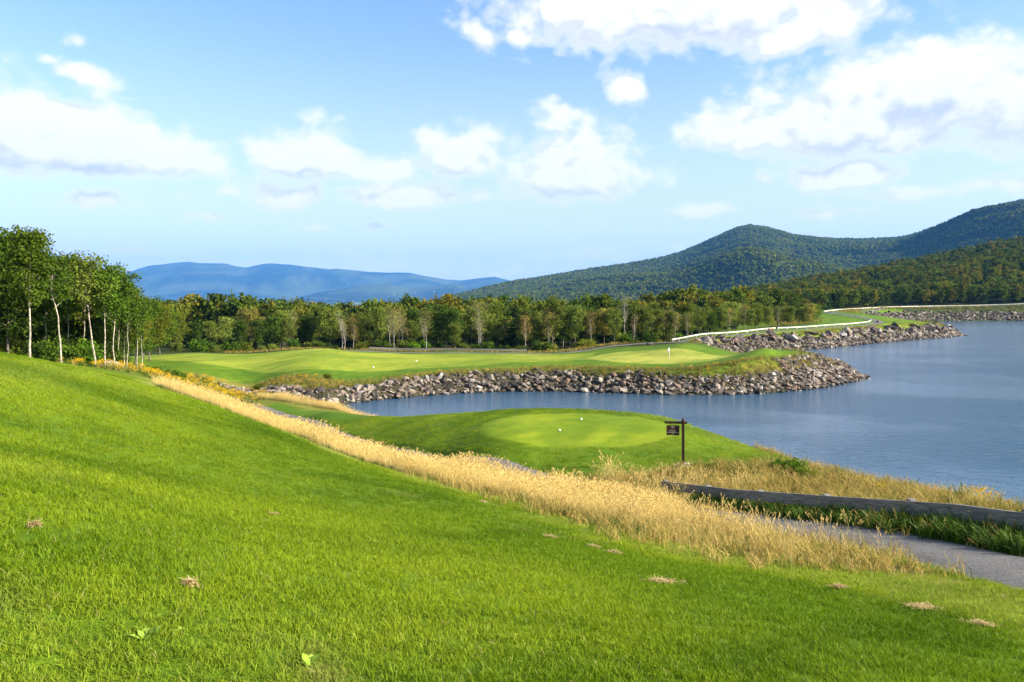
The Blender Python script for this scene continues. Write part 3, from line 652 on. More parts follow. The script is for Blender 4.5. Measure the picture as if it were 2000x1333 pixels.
def rots(n, tilt=.12): return np.stack([rng.normal(0, tilt, n), rng.normal(0, tilt, n), rng.uniform(0, 2 * math.pi, n)], 1)
def scl3(s, zj=.2): n = len(s); return np.stack([s, s, s * rng.uniform(1 - zj, 1 + zj, n)], 1)

# ================================================================ riprap banks
def rock_mesh(name, seed, flat=.62, npt=15):
    r = np.random.default_rng(seed); bm = bmesh.new()
    for p in r.normal(size=(npt, 3)):
        p = p / np.linalg.norm(p) * r.uniform(.8, 1.08); bm.verts.new((p[0] * 1.0, p[1] * .75, p[2] * flat))
    res = bmesh.ops.convex_hull(bm, input=list(bm.verts)); 
    for v in [v for v in bm.verts if not v.link_faces]: bm.verts.remove(v)
    bmesh.ops.triangulate(bm, faces=list(bm.faces)); bmesh.ops.recalc_face_normals(bm, faces=list(bm.faces))
    me = bpy.data.meshes.new(name); bm.to_mesh(me); bm.free(); return me
ROCKS = [rock_mesh('stone', 100 + i, [.42, .55, .68, .34][i % 4], 13 + i % 5) for i in range(14)]
for m_ in ROCKS: m_.materials.append(M['rock'])
def mesh_arrays(me):
    v = np.empty(len(me.vertices) * 3, np.float32); me.vertices.foreach_get('co', v); t = np.array([list(p.vertices) for p in me.polygons]); return v.reshape(-1, 3), t
RA = [mesh_arrays(m_) for m_ in ROCKS]
def eul(rx, ry, rz): return np.array(Matrix.Rotation(rz, 3, 'Z') @ Matrix.Rotation(ry, 3, 'Y') @ Matrix.Rotation(rx, 3, 'X'))
def shore_rocks(line, d0, d1, step, size, seed, free=False):
    """stones packed on the slope along a stretch of shore: x, y, z, radius"""
    r = np.random.default_rng(seed); P = resample(line, step); T = np.gradient(P, axis=0); T /= np.linalg.norm(T, axis=1, keepdims=True); Nn = np.stack([T[:, 1], -T[:, 0]], 1)
    mid = P[len(P) // 2] + Nn[len(P) // 2] * 2
    if poly_sd(LAKE, np.array([mid[0]]), np.array([mid[1]]))[0] < 0: Nn = -Nn
    xs = []
    for p, nn in zip(P, Nn):
        for d in np.arange(d0, d1, step * .8): xs.append(p + nn * (d + r.normal(0, step * .3)) + np.array([nn[1], -nn[0]]) * r.normal(0, step * .3))
    xs = np.array(xs); z, sd = land(xs[:, 0], xs[:, 1]); edge = d1 + fbm(xs[:, 0] / 4, xs[:, 1] / 4, seed, 3) * 2.6
    ok = (sd > d0) & (sd < edge) & (r.random(len(xs)) < sstep(edge + .3, edge - 1.4, sd) * .9 + .1)
    if free: ok = (sd > .2) & (r.random(len(xs)) < .9)
    xs, z, sd = xs[ok], z[ok], sd[ok]; rad = size * np.exp(r.normal(0, .5, len(xs))) * (1 - .25 * (r.random(len(xs)) < .4))
    rad = np.clip(rad, size * .45, size * 2.1)
    return np.stack([xs[:, 0], xs[:, 1], z + rad * .12, rad], 1)
def stone_bank(name, label, S, nsingle, seed, sname='stone'):
    r = np.random.default_rng(seed); root = empty(name, (float(S[:, 0].mean()), float(S[:, 1].mean()), 0)); tag(root, label, 'stone bank')
    off = np.array(root.location); order = np.argsort(-S[:, 3] / np.hypot(S[:, 0], S[:, 1])); mb = MB()
    for k, i in enumerate(order):
        v = r.integers(len(ROCKS)); e = (r.normal(0, .35), r.normal(0, .35), r.uniform(0, 6.28)); s = S[i, 3]; sc_ = np.array([s, s, s]) * r.uniform(.8, 1.15, 3)
        if k < nsingle:
            o = bpy.data.objects.new(sname, ROCKS[v]); col.objects.link(o); o.parent = root; o.location = S[i, :3] - off; o.rotation_euler = e; o.scale = sc_
        else: mb.put((RA[v][0] * sc_) @ eul(*e).T + S[i, :3] - off, None, RA[v][1])
    if mb.n:
        o = mb.build('loose_stones', M['rock_i'], root); o['kind'] = 'stuff'
    return root
PEN = [(-36, 98.5), (-29, 93.5), (-24, 89.2), (-18.4, 92), (-13, 97), (-6.7, 101), (0, 103), (6.9, 103), (13.5, 101), (20, 99.4), (26.4, 99), (33.7, 101), (42.6, 106.5), (50, 114), (55.4, 120), (57, 126), (54.5, 131), (52, 136)]
s1 = shore_rocks(PEN[3:], -.5, 3.9, .45, .38, 31)
lr = shore_rocks(PEN[:4], -1.2, 2.6, .46, .38, 32, True)
tipr = shore_rocks(PEN[11:], 2.4, 7.5, .46, .38, 33); tipr = tipr[(tipr[:, 0] > 38)]
stone_bank('stone_bank', 'long bank of brown and grey riprap stones below the fairway and green', np.vstack([s1, lr, tipr]), 300, 1)
FTL = [(46.5, 165), (47.5, 172), (52, 179), (60, 184.5), (71, 191), (90, 207), (102, 219.5), (117, 234), (131.5, 246.6), (148, 261), (161, 273), (165, 284), (160, 296)]
s2 = shore_rocks(FTL, -.4, 4.4, .62, .50, 41)
big = shore_rocks(FTL, 3.3, 6.0, 1.35, 1.05, 42); big[:, 2] += .15
stone_bank('stone_bank', 'bank of large tan boulders over small riprap below the far tee', np.vstack([big, s2]), 200, 2, 'boulder')
FSL = [(172, 352), (195, 408), (236, 455), (275, 480), (330, 491), (390, 491), (450, 488), (520, 479), (600, 465)]
s3 = shore_rocks(FSL, -.5, 9.5, 1.1, .85, 51)
stone_bank('stone_bank', 'high grey riprap face of the dam across the lake', s3, 60, 3)

# ================================================================ trees
def leaf_quads(c, nrm, size, r):
    n = len(c); a = np.cross(nrm, r.normal(size=(n, 3))); a /= np.linalg.norm(a, axis=1, keepdims=True) + 1e-9; b = np.cross(nrm, a)
    s = size[:, None]; V_ = np.stack([c - a * s, c + b * s * .55, c + a * s, c - b * s * .55], 1).reshape(-1, 3)
    return V_, np.arange(4 * n).reshape(-1, 4)
def make_tree(seed, H=12., cb=.3, cw=3.2, nl=3000, ls=.2, nlimb=16, rad=None, style='broad', crook=.5, clump=.55, spread=(.5, .95), top=.93, dead=0.0):
    r = np.random.default_rng(seed); tm = MB(); rad = rad or H * .012
    n = 9; zz = np.linspace(-.4, H * top, n); wob = np.cumsum(r.normal(0, crook * H / 100, (n, 2)), 0); wob[:2] *= .2
    tp = np.stack([wob[:, 0], wob[:, 1], zz], 1); tr = rad * (1 - .82 * np.linspace(0, 1, n)); tr[0] *= 1.5; tm.tube(tp, tr, 7)
    cl = []; clr = []
    def at(t): return np.array([np.interp(t * H, zz, tp[:, k]) for k in range(3)])
    for k in range(nlimb):
        t = cb + (top - cb) * ((k + r.uniform(0, .8)) / nlimb) ** .9; base = at(min(t, top * .99)); az_ = k * 2.4 + r.normal(0, .4)
        u = (t - cb) / (1 - cb)
        if style == 'pine': L = cw * (1 - u) ** .8 * r.uniform(.75, 1.1) + .3; elv = r.normal(.12, .12)
        elif style == 'poplar': L = cw * (math.sin(math.pi * min(1, .15 + u * .85)) ** .6) * r.uniform(.7, 1.1); elv = r.uniform(.7, 1.1)
        else: L = cw * (math.sin(math.pi * (.18 + .80 * u)) ** .7) * r.uniform(.65, 1.15); elv = r.uniform(*spread)
        dr = np.array([math.cos(az_) * math.cos(elv), math.sin(az_) * math.cos(elv), math.sin(elv)])
        ts = np.linspace(0, 1, 5)[:, None]; up = np.array([0, 0, .22 * L if style != 'pine' else -.08 * L]); lp = base + dr * L * ts + up * ts ** 2 + r.normal(0, .05 * L, (5, 3)) * ts
        lr_ = max(.015, np.interp(t * H, zz, tr) * .55) * (1 - .85 * ts[:, 0]); tm.tube(lp, lr_, 5, False)
        cl += [lp[4], lp[3], lp[2] + r.normal(0, .15, 3)]; clr += [1., .9, .75]
        for _ in range(3 if style != 'pine' else 4):
            f = r.uniform(.35, .95); b0 = base + dr * L * f + up * f * f; d2 = dr + r.normal(0, .55, 3) * (np.array([1, 1, .4]) if style == 'pine' else 1); d2[2] += .25 if style != 'pine' else 0; d2 /= np.linalg.norm(d2); l2 = L * r.uniform(.28, .5)
            e = b0 + d2 * l2; tm.tube(np.array([b0, b0 + d2 * l2 * .5 + r.normal(0, .04 * L, 3), e]), [lr_[1] * .5, lr_[1] * .35, .008], 4, False); cl.append(e); clr.append(.9)
    if style != 'bare': cl += [at(top) + np.array([0, 0, .02 * H]), at(top * .95)]; clr += [.8, .9]
    cl = np.array(cl); clr = np.array(clr); nc = len(cl); tone = r.random(nc)
    if dead: keepc = r.random(nc) > dead; cl, clr, tone = cl[keepc], clr[keepc], tone[keepc]; nc = len(cl)
    ci = r.integers(0, nc, nl); g = r.normal(size=(nl, 3)) * (clump * cw * .33) * clr[ci][:, None] * np.array([1, 1, .55 if style != 'pine' else .22])
    c = cl[ci] + g; c[:, 2] = np.maximum(c[:, 2], H * cb * .45)
    nrm = r.normal(size=(nl, 3)) * .8; nrm[:, 2] += .55; nrm += g / (np.linalg.norm(g, axis=1, keepdims=True) + .1) * .5; nrm /= np.linalg.norm(nrm, axis=1, keepdims=True)
    V_, q = leaf_quads(c, nrm, ls * r.uniform(.6, 1.35, nl), r)
    cm = np_mesh('crown', V_, q); fattr(cm, 'lv', np.repeat(np.clip(.55 * tone[ci] + .45 * r.random(nl), 0, 1), 4))
    return tm.mesh('trunk', True), cm
def tree_proto(seed, leaf, bark, **k): t, c = make_tree(seed, **k); t.materials.append(M[bark]); c.materials.append(M[leaf]); return t, c
used_bush = 0
def plant_tree(pr, name, loc, rz, s, label, group, cat='tree', sz=1.0):
    root = empty(name, loc, rz); root.scale = (s, s, s * sz); tag(root, label, cat, group)
    a = bpy.data.objects.new('trunk', pr[0]); b = bpy.data.objects.new('crown', pr[1])
    for x in (a, b): col.objects.link(x); x.parent = root
    return root
def gz(x, y): return land1(x, y)

# --- grove at the left edge of the lawn
BIRCH = [tree_proto(200, 'leaf_grove', 'birch', H=16, cb=.42, cw=2.9, nl=6500, ls=.20, nlimb=22, rad=.155, crook=.35, style='poplar', clump=.62),
         tree_proto(217, 'leaf_grove', 'birch', H=13, cb=.55, cw=2.6, nl=2600, ls=.18, nlimb=14, rad=.125, crook=1.6, clump=.6),
         tree_proto(205, 'leaf_olive', 'birch', H=14, cb=.52, cw=3.2, nl=3000, ls=.18, nlimb=15, rad=.125, crook=1.0, clump=.6),
         tree_proto(203, 'leaf_grove', 'birch', H=13, cb=.50, cw=2.7, nl=4200, ls=.19, nlimb=15, rad=.105, crook=.4, clump=.6),
         tree_proto(204, 'leaf_grove', 'birch', H=13, cb=.46, cw=2.8, nl=4200, ls=.19, nlimb=15, rad=.10, crook=.6, clump=.6)]
DENSE = [tree_proto(210 + i, ['leaf_dark', 'leaf_dark', 'leaf_grove'][i], 'bark', H=13, cb=.18, cw=4.2, nl=9500, ls=.22, nlimb=24, crook=.5, clump=.62) for i in range(3)]
THIN = [tree_proto(220 + i, 'leaf_grove', 'birch', H=11, cb=.5, cw=2.2, nl=1600, ls=.18, nlimb=10, rad=.09, crook=.6, clump=.6) for i in range(2)]
def bush_proto(seed, leaf, nl=1800, ls=.12, n=14):
    r = np.random.default_rng(seed); tm = MB(); cl = []
    for k in range(n):
        a = r.uniform(0, 6.28); e = np.array([math.cos(a) * r.uniform(.2, 1), math.sin(a) * r.uniform(.2, 1), r.uniform(.4, 1.3)]); tm.tube(np.array([[0, 0, -.1], e * .5 + [0, 0, .1], e]), [.03, .02, .008], 4, False); cl += [e, e * .7, e * .45]
    cl = np.array(cl); tone = r.random(len(cl)); ci = r.integers(0, len(cl), nl); c = cl[ci] + r.normal(size=(nl, 3)) * .2; c[:, 2] = np.abs(c[:, 2])
    nr = r.normal(size=(nl, 3)) * .8; nr[:, 2] += .6; nr /= np.linalg.norm(nr, axis=1, keepdims=True); V_, q = leaf_quads(c, nr, ls * r.uniform(.6, 1.3, nl), r); cm = np_mesh('foliage', V_, q)
    fattr(cm, 'lv', np.repeat(.55 * tone[ci] + .45 * r.random(nl), 4)); t = tm.mesh('stem', True); t.materials.append(M['bark']); cm.materials.append(M[leaf]); return t, cm
BUSH = [bush_proto(300, 'leaf_shrub'), bush_proto(301, 'leaf_grove'), bush_proto(302, 'leaf_dark'), bush_proto(303, 'leaf_olive')]
def plant_bush(i, loc, s, label, group=None, sz=1.0, cat='shrub'):
    root = empty('shrub', loc, rng.uniform(0, 6.28)); root.scale = (s, s, s * sz); tag(root, label, cat, group)
    for nm, me in zip(('stem', 'foliage'), BUSH[i]): x = bpy.data.objects.new(nm, me); col.objects.link(x); x.parent = root
    return root
def at_u(u, Y): x = (u - 1000) / FPX * Y; return (x, Y, gz(x, Y) - .05)
plant_tree(BIRCH[0], 'birch_tree', at_u(58, 62), .3, .635, 'tallest birch of the grove, straight pale trunk and high leafy top', None, sz=1.0)
plant_tree(BIRCH[1], 'birch_tree', at_u(120, 64), 1.2, .66, 'birch with crooked pale trunk between the tall birch and the forked birch', None)
plant_tree(BIRCH[2], 'birch_tree', at_u(187, 68), 2.2, .68, 'forked birch with olive thinning top beside the leaning pair', None)
plant_tree(BIRCH[3], 'birch_tree', at_u(205, 69), .5, .68, 'slim straight birch close beside the forked birch', None)
plant_tree(BIRCH[4], 'birch_tree', at_u(224, 72), 4., .68, 'birch standing by the pale boulder at the grove edge', None)
for u, Y, s in [(268, 78, .62), (277, 79, .6), (248, 77, .7), (243, 80, .72), (90, 74, .8), (135, 73, .8), (152, 80, .85), (165, 77, .8), (30, 72, .85), (45, 75, .85), (98, 84, .9), (232, 84, .8)]:
    plant_tree(THIN[int(rng.integers(2))], 'sapling_tree', at_u(u, Y), rng.uniform(0, 6), s * .85 * rng.uniform(.95, 1.1), 'thin pale-trunked young tree inside the birch grove', 'thin trees of the grove')
for u, Y, k, s in [(-60, 70, 0, .95), (-15, 74, 2, 1.0), (15, 68, 0, .9), (25, 86, 1, 1.0), (70, 82, 0, .92), (100, 92, 1, .95), (130, 88, 2, .86), (165, 92, 0, .88), (190, 86, 1, .84), (225, 95, 2, .85), (-110, 80, 1, 1.05), (-160, 75, 0, 1.0), (250, 104, 0, .84), (20, 100, 2, 1.05), (80, 105, 1, 1.0), (140, 108, 0, 1.0), (200, 112, 1, .95), (40, 78, 0, .92), (85, 76, 1, .84), (112, 79, 2, .84), (150, 84, 0, .84), (178, 80, 2, .78), (210, 88, 0, .8), (0, 80, 1, .98), (-30, 90, 0, 1.05), (55, 94, 2, 1.02), (235, 92, 1, .78), (118, 98, 0, .98)]:
    plant_tree(DENSE[k], 'dense_tree', at_u(u, Y), rng.uniform(0, 6), s * .88, ['dense dark leafy tree filling the back of the birch grove', 'dense dark leafy tree filling the back of the birch grove', 'dense mid-green leafy tree behind the birches'][k], ['dark trees behind the birches', 'dark trees behind the birches', 'mid-green trees behind the birches'][k])
for u, Y, k, s in [(265, 110, 2, .80), (292, 122, 2, .82), (245, 118, 0, .82), (280, 132, 0, .85), (312, 140, 2, .72)]:
    plant_tree(DENSE[k], 'round_tree', at_u(u, Y), rng.uniform(0, 6), s, 'rounded leafy tree where the grove meets the fairway', 'trees at the fairway end of the grove', sz=.85)
for u, Y, k, s in [(70, 66, 2, 1.1), (90, 67, 1, 1.3), (145, 69, 1, 1.2), (160, 71, 0, 1.5), (172, 70, 0, 1.25), (20, 70, 2, 1.4), (105, 72, 2, 1.5), (130, 75, 2, 1.6), (195, 78, 2, 1.4), (235, 82, 1, 1.2), (45, 74, 2, 1.5), (0, 72, 2, 1.6), (215, 80, 2, 1.2)]:
    plant_bush(k, at_u(u, Y), s, ['bright green bush at the foot of the birches', 'leafy green undergrowth bush under the birch grove', 'dark undergrowth bush in the shade of the grove', ''][k], ['bright bushes under the grove', 'green undergrowth of the grove', 'dark undergrowth of the grove', ''][k])
o_ = link('boulder', ROCKS[2].copy(), None); o_.data.materials.clear(); o_.data.materials.append(M['greybark']); bl = at_u(219, 73); o_.location = (bl[0], bl[1], bl[2] + .25); o_.scale = (1.1, .8, .9); o_.rotation_euler = (.2, .1, .6)
tag(o_, 'pale grey boulder at the foot of the birch grove', 'boulder')

# --- tree line behind the fairway
LINE = {'olive': [tree_proto(400 + i, 'leaf_olive', 'bark', H=12, cb=.2, cw=3.4, nl=3200, ls=.25, nlimb=18, clump=.62, crook=.7) for i in range(4)],
        'dark': [tree_proto(420 + i, 'leaf_dark', 'bark', H=12, cb=.15, cw=3.5, nl=3600, ls=.27, nlimb=20, clump=.62) for i in range(3)],
        'pale': [tree_proto(440 + i, 'leaf_pale', 'greybark', H=12, cb=.3, cw=2.7, nl=950, ls=.18, nlimb=22, clump=.8, crook=1.0, rad=.115, spread=(.7, 1.1)) for i in range(3)],
        'bare': [tree_proto(460 + i, 'leaf_pale', 'greybark', H=12, cb=.25, cw=2.8, nl=260, ls=.17, nlimb=24, clump=.8, crook=1.3, rad=.14, spread=(.75, 1.2)) for i in range(2)],
        'pine': [tree_proto(480 + i, 'needle', 'bark', H=14, cb=.12, cw=3.3, nl=5200, ls=.24, nlimb=34, style='pine', clump=.5, crook=.2, top=.98) for i in range(2)]}
LINEL = {'olive': 'olive-green broadleaf tree in the tree line behind the fairway', 'dark': 'dark green dense tree in the tree line behind the fairway', 'pale': 'pale thinning tree with grey limbs in the tree line behind the fairway',
         'bare': 'almost bare grey tree in the tree line behind the fairway', 'pine': 'dark conifer rising above the tree line behind the fairway'}
# centre column, row of the top, distance, kind
TREES = [(345, 612, 168, 'dark'), (380, 632, 172, 'dark'), (410, 628, 175, 'olive'), (440, 622, 180, 'olive'), (470, 628, 172, 'dark'), (505, 626, 176, 'dark'), (535, 620, 178, 'dark'), (560, 622, 170, 'olive'), (575, 606, 186, 'pale'),
         (600, 618, 178, 'dark'), (625, 600, 182, 'olive'), (645, 604, 176, 'olive'), (668, 606, 170, 'bare'), (690, 618, 176, 'pale'), (715, 612, 172, 'olive'), (740, 600, 178, 'olive'), (762, 596, 168, 'pale'), (780, 600, 170, 'pale'), (786, 604, 172, 'bare'),
         (805, 628, 170, 'olive'), (828, 622, 168, 'bare'), (842, 604, 182, 'dark'), (862, 598, 176, 'dark'), (885, 606, 172, 'dark'), (888, 632, 166, 'olive'), (905, 615, 184, 'olive'), (935, 584, 168, 'pale'), (950, 612, 174, 'olive'), (970, 590, 178, 'olive'), (985, 572, 182, 'pine'), (1010, 596, 180, 'pine'),
         (1024, 604, 172, 'olive'), (1025, 615, 168, 'pale'), (1050, 622, 178, 'olive'), (1080, 584, 172, 'olive'), (1074, 596, 175, 'pale'), (1105, 604, 178, 'dark'), (1125, 600, 174, 'olive'), (1150, 602, 180, 'dark'), (1155, 608, 172, 'pale'), (1180, 604, 178, 'olive'), (1200, 606, 176, 'olive'), (1225, 574, 184, 'bare'), (1238, 592, 190, 'olive'), (1258, 600, 186, 'olive'),
         (1280, 606, 190, 'olive'), (1305, 606, 192, 'pale'), (1316, 600, 196, 'bare'), (1345, 610, 204, 'olive'), (1365, 606, 208, 'olive'), (1390, 614, 210, 'dark'), (1410, 600, 218, 'olive'), (1432, 592, 222, 'olive'), (1455, 594, 228, 'pale'), (1475, 604, 226, 'olive'), (1500, 600, 232, 'olive'), (1520, 596, 240, 'pale'), (1545, 600, 244, 'olive'), (1570, 606, 250, 'olive'), (1585, 614, 258, 'olive')]
rx_ = np.random.default_rng(77)
TREES += [(u_ + rx_.uniform(-8, 8), np.interp(u_, [640, 760, 935, 1080, 1230, 1330], [622, 606, 612, 606, 604, 614]) + rx_.uniform(-6, 16), np.interp(u_, [640, 1000, 1150, 1330], [163, 162, 170, 186]) + rx_.uniform(0, 5), ['bare', 'pale', 'pale', 'bare', 'pale'][i_ % 5]) for i_, u_ in enumerate([668, 772, 828, 938, 1077, 1228, 1312])]
used_line = []
for u, vt, Y, kd in TREES:
    x, y, z = at_u(u, Y); h = HC - (vt - VH) * Y / FPX - z; base_h = {'pine': 14.6}.get(kd, 12.6); k = int(rng.integers(len(LINE[kd])))
    s = max(.45, h / base_h); plant_tree(LINE[kd][k], {'pine': 'pine_tree', 'bare': 'bare_tree'}.get(kd, 'broadleaf_tree'), (x, y, z), rng.uniform(0, 6.28), s, ('tall ' if h > 12.5 else 'low ' if h < 9.5 else '') + LINEL[kd].replace('in the tree line', 'in the front row'), ('tall ' if h > 12.5 else 'low ' if h < 9.5 else '') + kd + ' trees of the front row')
r_ = np.random.default_rng(61)
for k in range(120):                                       # second and third rows behind
    u = r_.uniform(330, 1600); Y = r_.uniform(184, 232) + max(0, u - 1300) * .16; x, y, z = at_u(u, Y)
    kd = ['olive', 'dark', 'olive', 'dark', 'pale'][int(r_.integers(5))]; vt = np.interp(u, [330, 600, 800, 1000, 1300, 1600], [622, 616, 620, 610, 606, 606]) + r_.uniform(-14, 16)
    h = HC - (vt - VH) * Y / FPX - z; s = max(.5, h / 12.6)
    plant_tree(LINE[kd][int(r_.integers(len(LINE[kd])))], 'broadleaf_tree', (x, y, z), r_.uniform(0, 6.28), s, LINEL[kd].replace('in the tree line', 'in the back rows'), kd + ' trees of the back rows')
for k in range(70):                                        # undergrowth along the foot of the line
    u = r_.uniform(560, 1330) if k < 55 else r_.uniform(330, 560); Y = np.interp(u, [330, 700, 1000, 1150, 1330], [160, 164, 163, 170, 184]) + r_.uniform(0, 8); i = int(r_.integers(4))
    plant_bush(i, at_u(u, Y), r_.uniform(1.0, 1.9), ['bright green shrub at the foot of the tree line', 'mid-green shrub at the foot of the tree line', 'dark shrub at the foot of the tree line', 'olive shrub at the foot of the tree line'][i], ['bright', 'mid-green', 'dark', 'olive'][i] + ' shrubs along the tree line', r_.uniform(.6, 1.0))

# --- woods behind, too many to count
FOR = []
for i in range(8):
    kd = i % 4; t_, c_ = make_tree(500 + i, H=12, cb=[.2, .15, .25, .1][kd], cw=[3.9, 4.2, 3.4, 2.9][kd], nl=420, ls=.62, nlimb=12, clump=.66, style='pine' if kd == 3 else 'broad')
    vt_, qt_ = c_, None; c_.materials.append(M['needle'] if kd == 3 else M['leaf_forest']); FOR.append(bpy.data.objects.new('forest_tree_%d' % i, c_))
FC = proto_coll('forest_trees', FOR)
def wood_points():
    pts = []
    for (Y0, Y1, sp) in [(196, 330, 5.2), (330, 560, 6.2), (560, 900, 7.5), (900, 1500, 9.5)]:
        n = int((Y1 ** 2 - Y0 ** 2) / 2 * 1.75 / sp ** 2); Y = np.sqrt(r_.uniform(Y0 ** 2, Y1 ** 2, n)); s = r_.uniform(-.9, .85, n); pts.append(np.stack([s * Y, Y], 1))
    P = np.vstack(pts); s = P[:, 0] / P[:, 1]; Y = P[:, 1]
    z, d = land(P[:, 0], P[:, 1]); pdl = np.minimum.reduce([line_dist(FARPATH, P[:, 0], P[:, 1])])
    edge = np.interp(P[:, 0], [-400, -200, 0, 40, 80, 120, 160, 220, 260, 460, 800], [150, 190, 196, 206, 262, 330, 420, 470, 520, 524, 540])
    ok = (d > 14) & (Y > edge) & (pdl > 7)
    return P[ok], z[ok]
WP, WZ = wood_points(); n = len(WP)
scatter('woodland', np.column_stack([WP, WZ - .4]), rots(n, .05), scl3(r_.uniform(.62, 1.12, n) * (.78 + .5 * (fbm(WP[:, 0] / 40, WP[:, 1] / 40, 71, 2) + .3)), .15), r_.integers(0, 8, n), FC, 'continuous green woodland filling the valley and the slope beyond the lake', 'woodland')
# far mountain woods
CR = []
for i in range(4):
    r2 = np.random.default_rng(600 + i); nq = 46; g = r2.normal(size=(nq, 3)); g /= np.linalg.norm(g, axis=1, keepdims=True); g[:, 2] = np.abs(g[:, 2]) * 1.2; c = g * r2.uniform(.6, 1.0, (nq, 1)) * 5 + [0, 0, 2.5]
    nr = g + r2.normal(0, .35, (nq, 3)); nr /= np.linalg.norm(nr, axis=1, keepdims=True); V_, q = leaf_quads(c, nr, r2.uniform(1.8, 3.0, nq), r2); cm = np_mesh('mountain_crown', V_, q); fattr(cm, 'lv', np.repeat(r2.random(nq), 4)); CR.append(proto('mountain_crown_%d' % i, cm, M['leaf_mountain']))
MC = proto_coll('mountain_crowns', CR)
n = 95000; Y = np.sqrt(r_.uniform(1450 ** 2, 5000 ** 2, n)); s = r_.uniform(-.28, .78, n); X = s * Y; Z = land(X, Y)[0]
ok = (Z > np.interp(Y, [1400, 5000], [-45, -100])) & (s > np.interp(Y, [1400, 5000], [-.05, -.28])); X, Y, Z = X[ok], Y[ok], Z[ok]; n = len(X)
scatter('mountain_forest', np.column_stack([X, Y, Z]), rots(n, .05), scl3(r_.uniform(.8, 1.5, n) * np.interp(Y, [1500, 4500], [.75, 1.05])), r_.integers(0, 4, n), MC, 'forest canopy covering the rounded mountain', 'forest')

# ================================================================ grasses
def tuft(name, seed, nb, Rr, h0, h1, wd, lean, mat, head=False, curl=.5):
    r = np.random.default_rng(seed); vs, q, t, lvv, hh = [], [], [], [], []
    for b in range(nb):
        a = r.uniform(0, 6.28); rr = Rr * math.sqrt(r.random()); p = np.array([math.cos(a) * rr, math.sin(a) * rr, -.01]); h = r.uniform(h0, h1); az_ = r.uniform(0, 6.28)
        ld = np.array([math.cos(az_), math.sin(az_), 0]) * lean * h * r.uniform(.3, 1.5); fa = r.uniform(0, 6.28); sd = np.array([math.cos(fa), math.sin(fa), 0]) * wd * .5 * r.uniform(.7, 1.3)
        m1 = p + ld * .25 * curl + np.array([0, 0, h * .5]); m2 = p + ld * (.7) + np.array([0, 0, h * .86]); tip = p + ld + np.array([0, 0, h * (1 - .12 * lean)])
        n0 = len(vs); vs += [p - sd, p + sd, m1 - sd * .9, m1 + sd * .9, m2 - sd * .6, m2 + sd * .6, tip]; q += [(n0, n0 + 1, n0 + 3, n0 + 2), (n0 + 2, n0 + 3, n0 + 5, n0 + 4)]; t.append((n0 + 4, n0 + 5, n0 + 6))
        x = r.random(); lvv += [x] * 7; hh += [0, 0, .5, .5, .86, .86, 1]
        if head:
            for k in range(5):
                c = m2 + (tip - m2) * (k / 4) ; d = r.normal(size=3) * h * .0085; e = np.array([0, 0, h * .028]); n0 = len(vs); vs += [c - e, c + d, c + e, c - d]; q.append((n0, n0 + 1, n0 + 2, n0 + 3)); lvv += [x] * 4; hh += [1.] * 4
    me = np_mesh(name, np.array(vs), np.array(q), np.array(t)); fattr(me, 'lv', lvv); fattr(me, 'hh', hh); return proto(name, me, mat)
LAWN = proto_coll('lawn_tufts', [tuft('lawn_tuft_%d' % i, 700 + i, 26, .085, .026, .064, .0046, .6, M['blade']) for i in range(6)])
DRYC = proto_coll('dry_tufts', [tuft('dry_tuft_%d' % i, 720 + i, 12, .14, .38, .98, .0048, .30, M['dry'], True) for i in range(6)])
SHORT = proto_coll('short_dry_tufts', [tuft('short_dry_tuft_%d' % i, 740 + i, 14, .14, .14, .38, .012, .6, M['roughdry'], i % 2 == 0) for i in range(4)] + [tuft('short_dry_tuft_%d' % (4 + i), 750 + i, 14, .14, .12, .34, .012, .6, M['rough']) for i in range(2)])
def goldenrod(name, seed):
    o = tuft(name, seed, 10, .2, .35, .7, .02, .4, M['rough']); me = o.data; r = np.random.default_rng(seed); n = 90; c = r.normal(size=(n, 3)) * [.17, .17, .09] + [0, 0, .62]
    nr = r.normal(size=(n, 3)); nr /= np.linalg.norm(nr, axis=1, keepdims=True); V_, q = leaf_quads(c, nr, r.uniform(.02, .05, n), r)
    f = np_mesh(name + '_f', V_, q); f.materials.append(M['gold']); b = bmesh.new(); b.from_mesh(me); k = len(b.faces); b.from_mesh(f); b.faces.ensure_lookup_table()
    me.materials.append(M['gold'])
    for i in range(k, len(b.faces)): b.faces[i].material_index = 1
    b.to_mesh(me); b.free(); return o
WILD = proto_coll('wild_tufts', [tuft('wild_a%d' % i, 760 + i, 16, .25, .3, .75, .03, .45, M['rough']) for i in range(3)] + [tuft('wild_b%d' % i, 770 + i, 16, .22, .3, .7, .022, .4, M['roughdry'], True) for i in range(2)] + [goldenrod('wild_c%d' % i, 780 + i) for i in range(2)] + [tuft('wild_d%d' % i, 790 + i, 24, .24, .25, .65, .03, .55, M['weedgreen']) for i in range(2)])
r3 = np.random.default_rng(91)
def fan(r0, r1, dens_, a0=-46, a1=46):
    A = (R(a1) - R(a0)) / 2 * (r1 * r1 - r0 * r0); n = int(A * dens_); rr = np.sqrt(r3.uniform(r0 * r0, r1 * r1, n)); th = r3.uniform(R(a0), R(a1), n); return np.stack([rr * np.sin(th), rr * np.cos(th)], 1)
def side(P):                                               # metres beyond (+) or before (-) the path, measured across
    return P[:, 0] - np.interp(P[:, 1], [p[1] for p in PATH], [p[0] for p in PATH])
P = np.vstack([fan(1.6, 6, 300), fan(6, 14, 190), fan(14, 30, 85), fan(30, 62, 30)]); rr = np.hypot(P[:, 0], P[:, 1]); z, d = land(P[:, 0], P[:, 1])
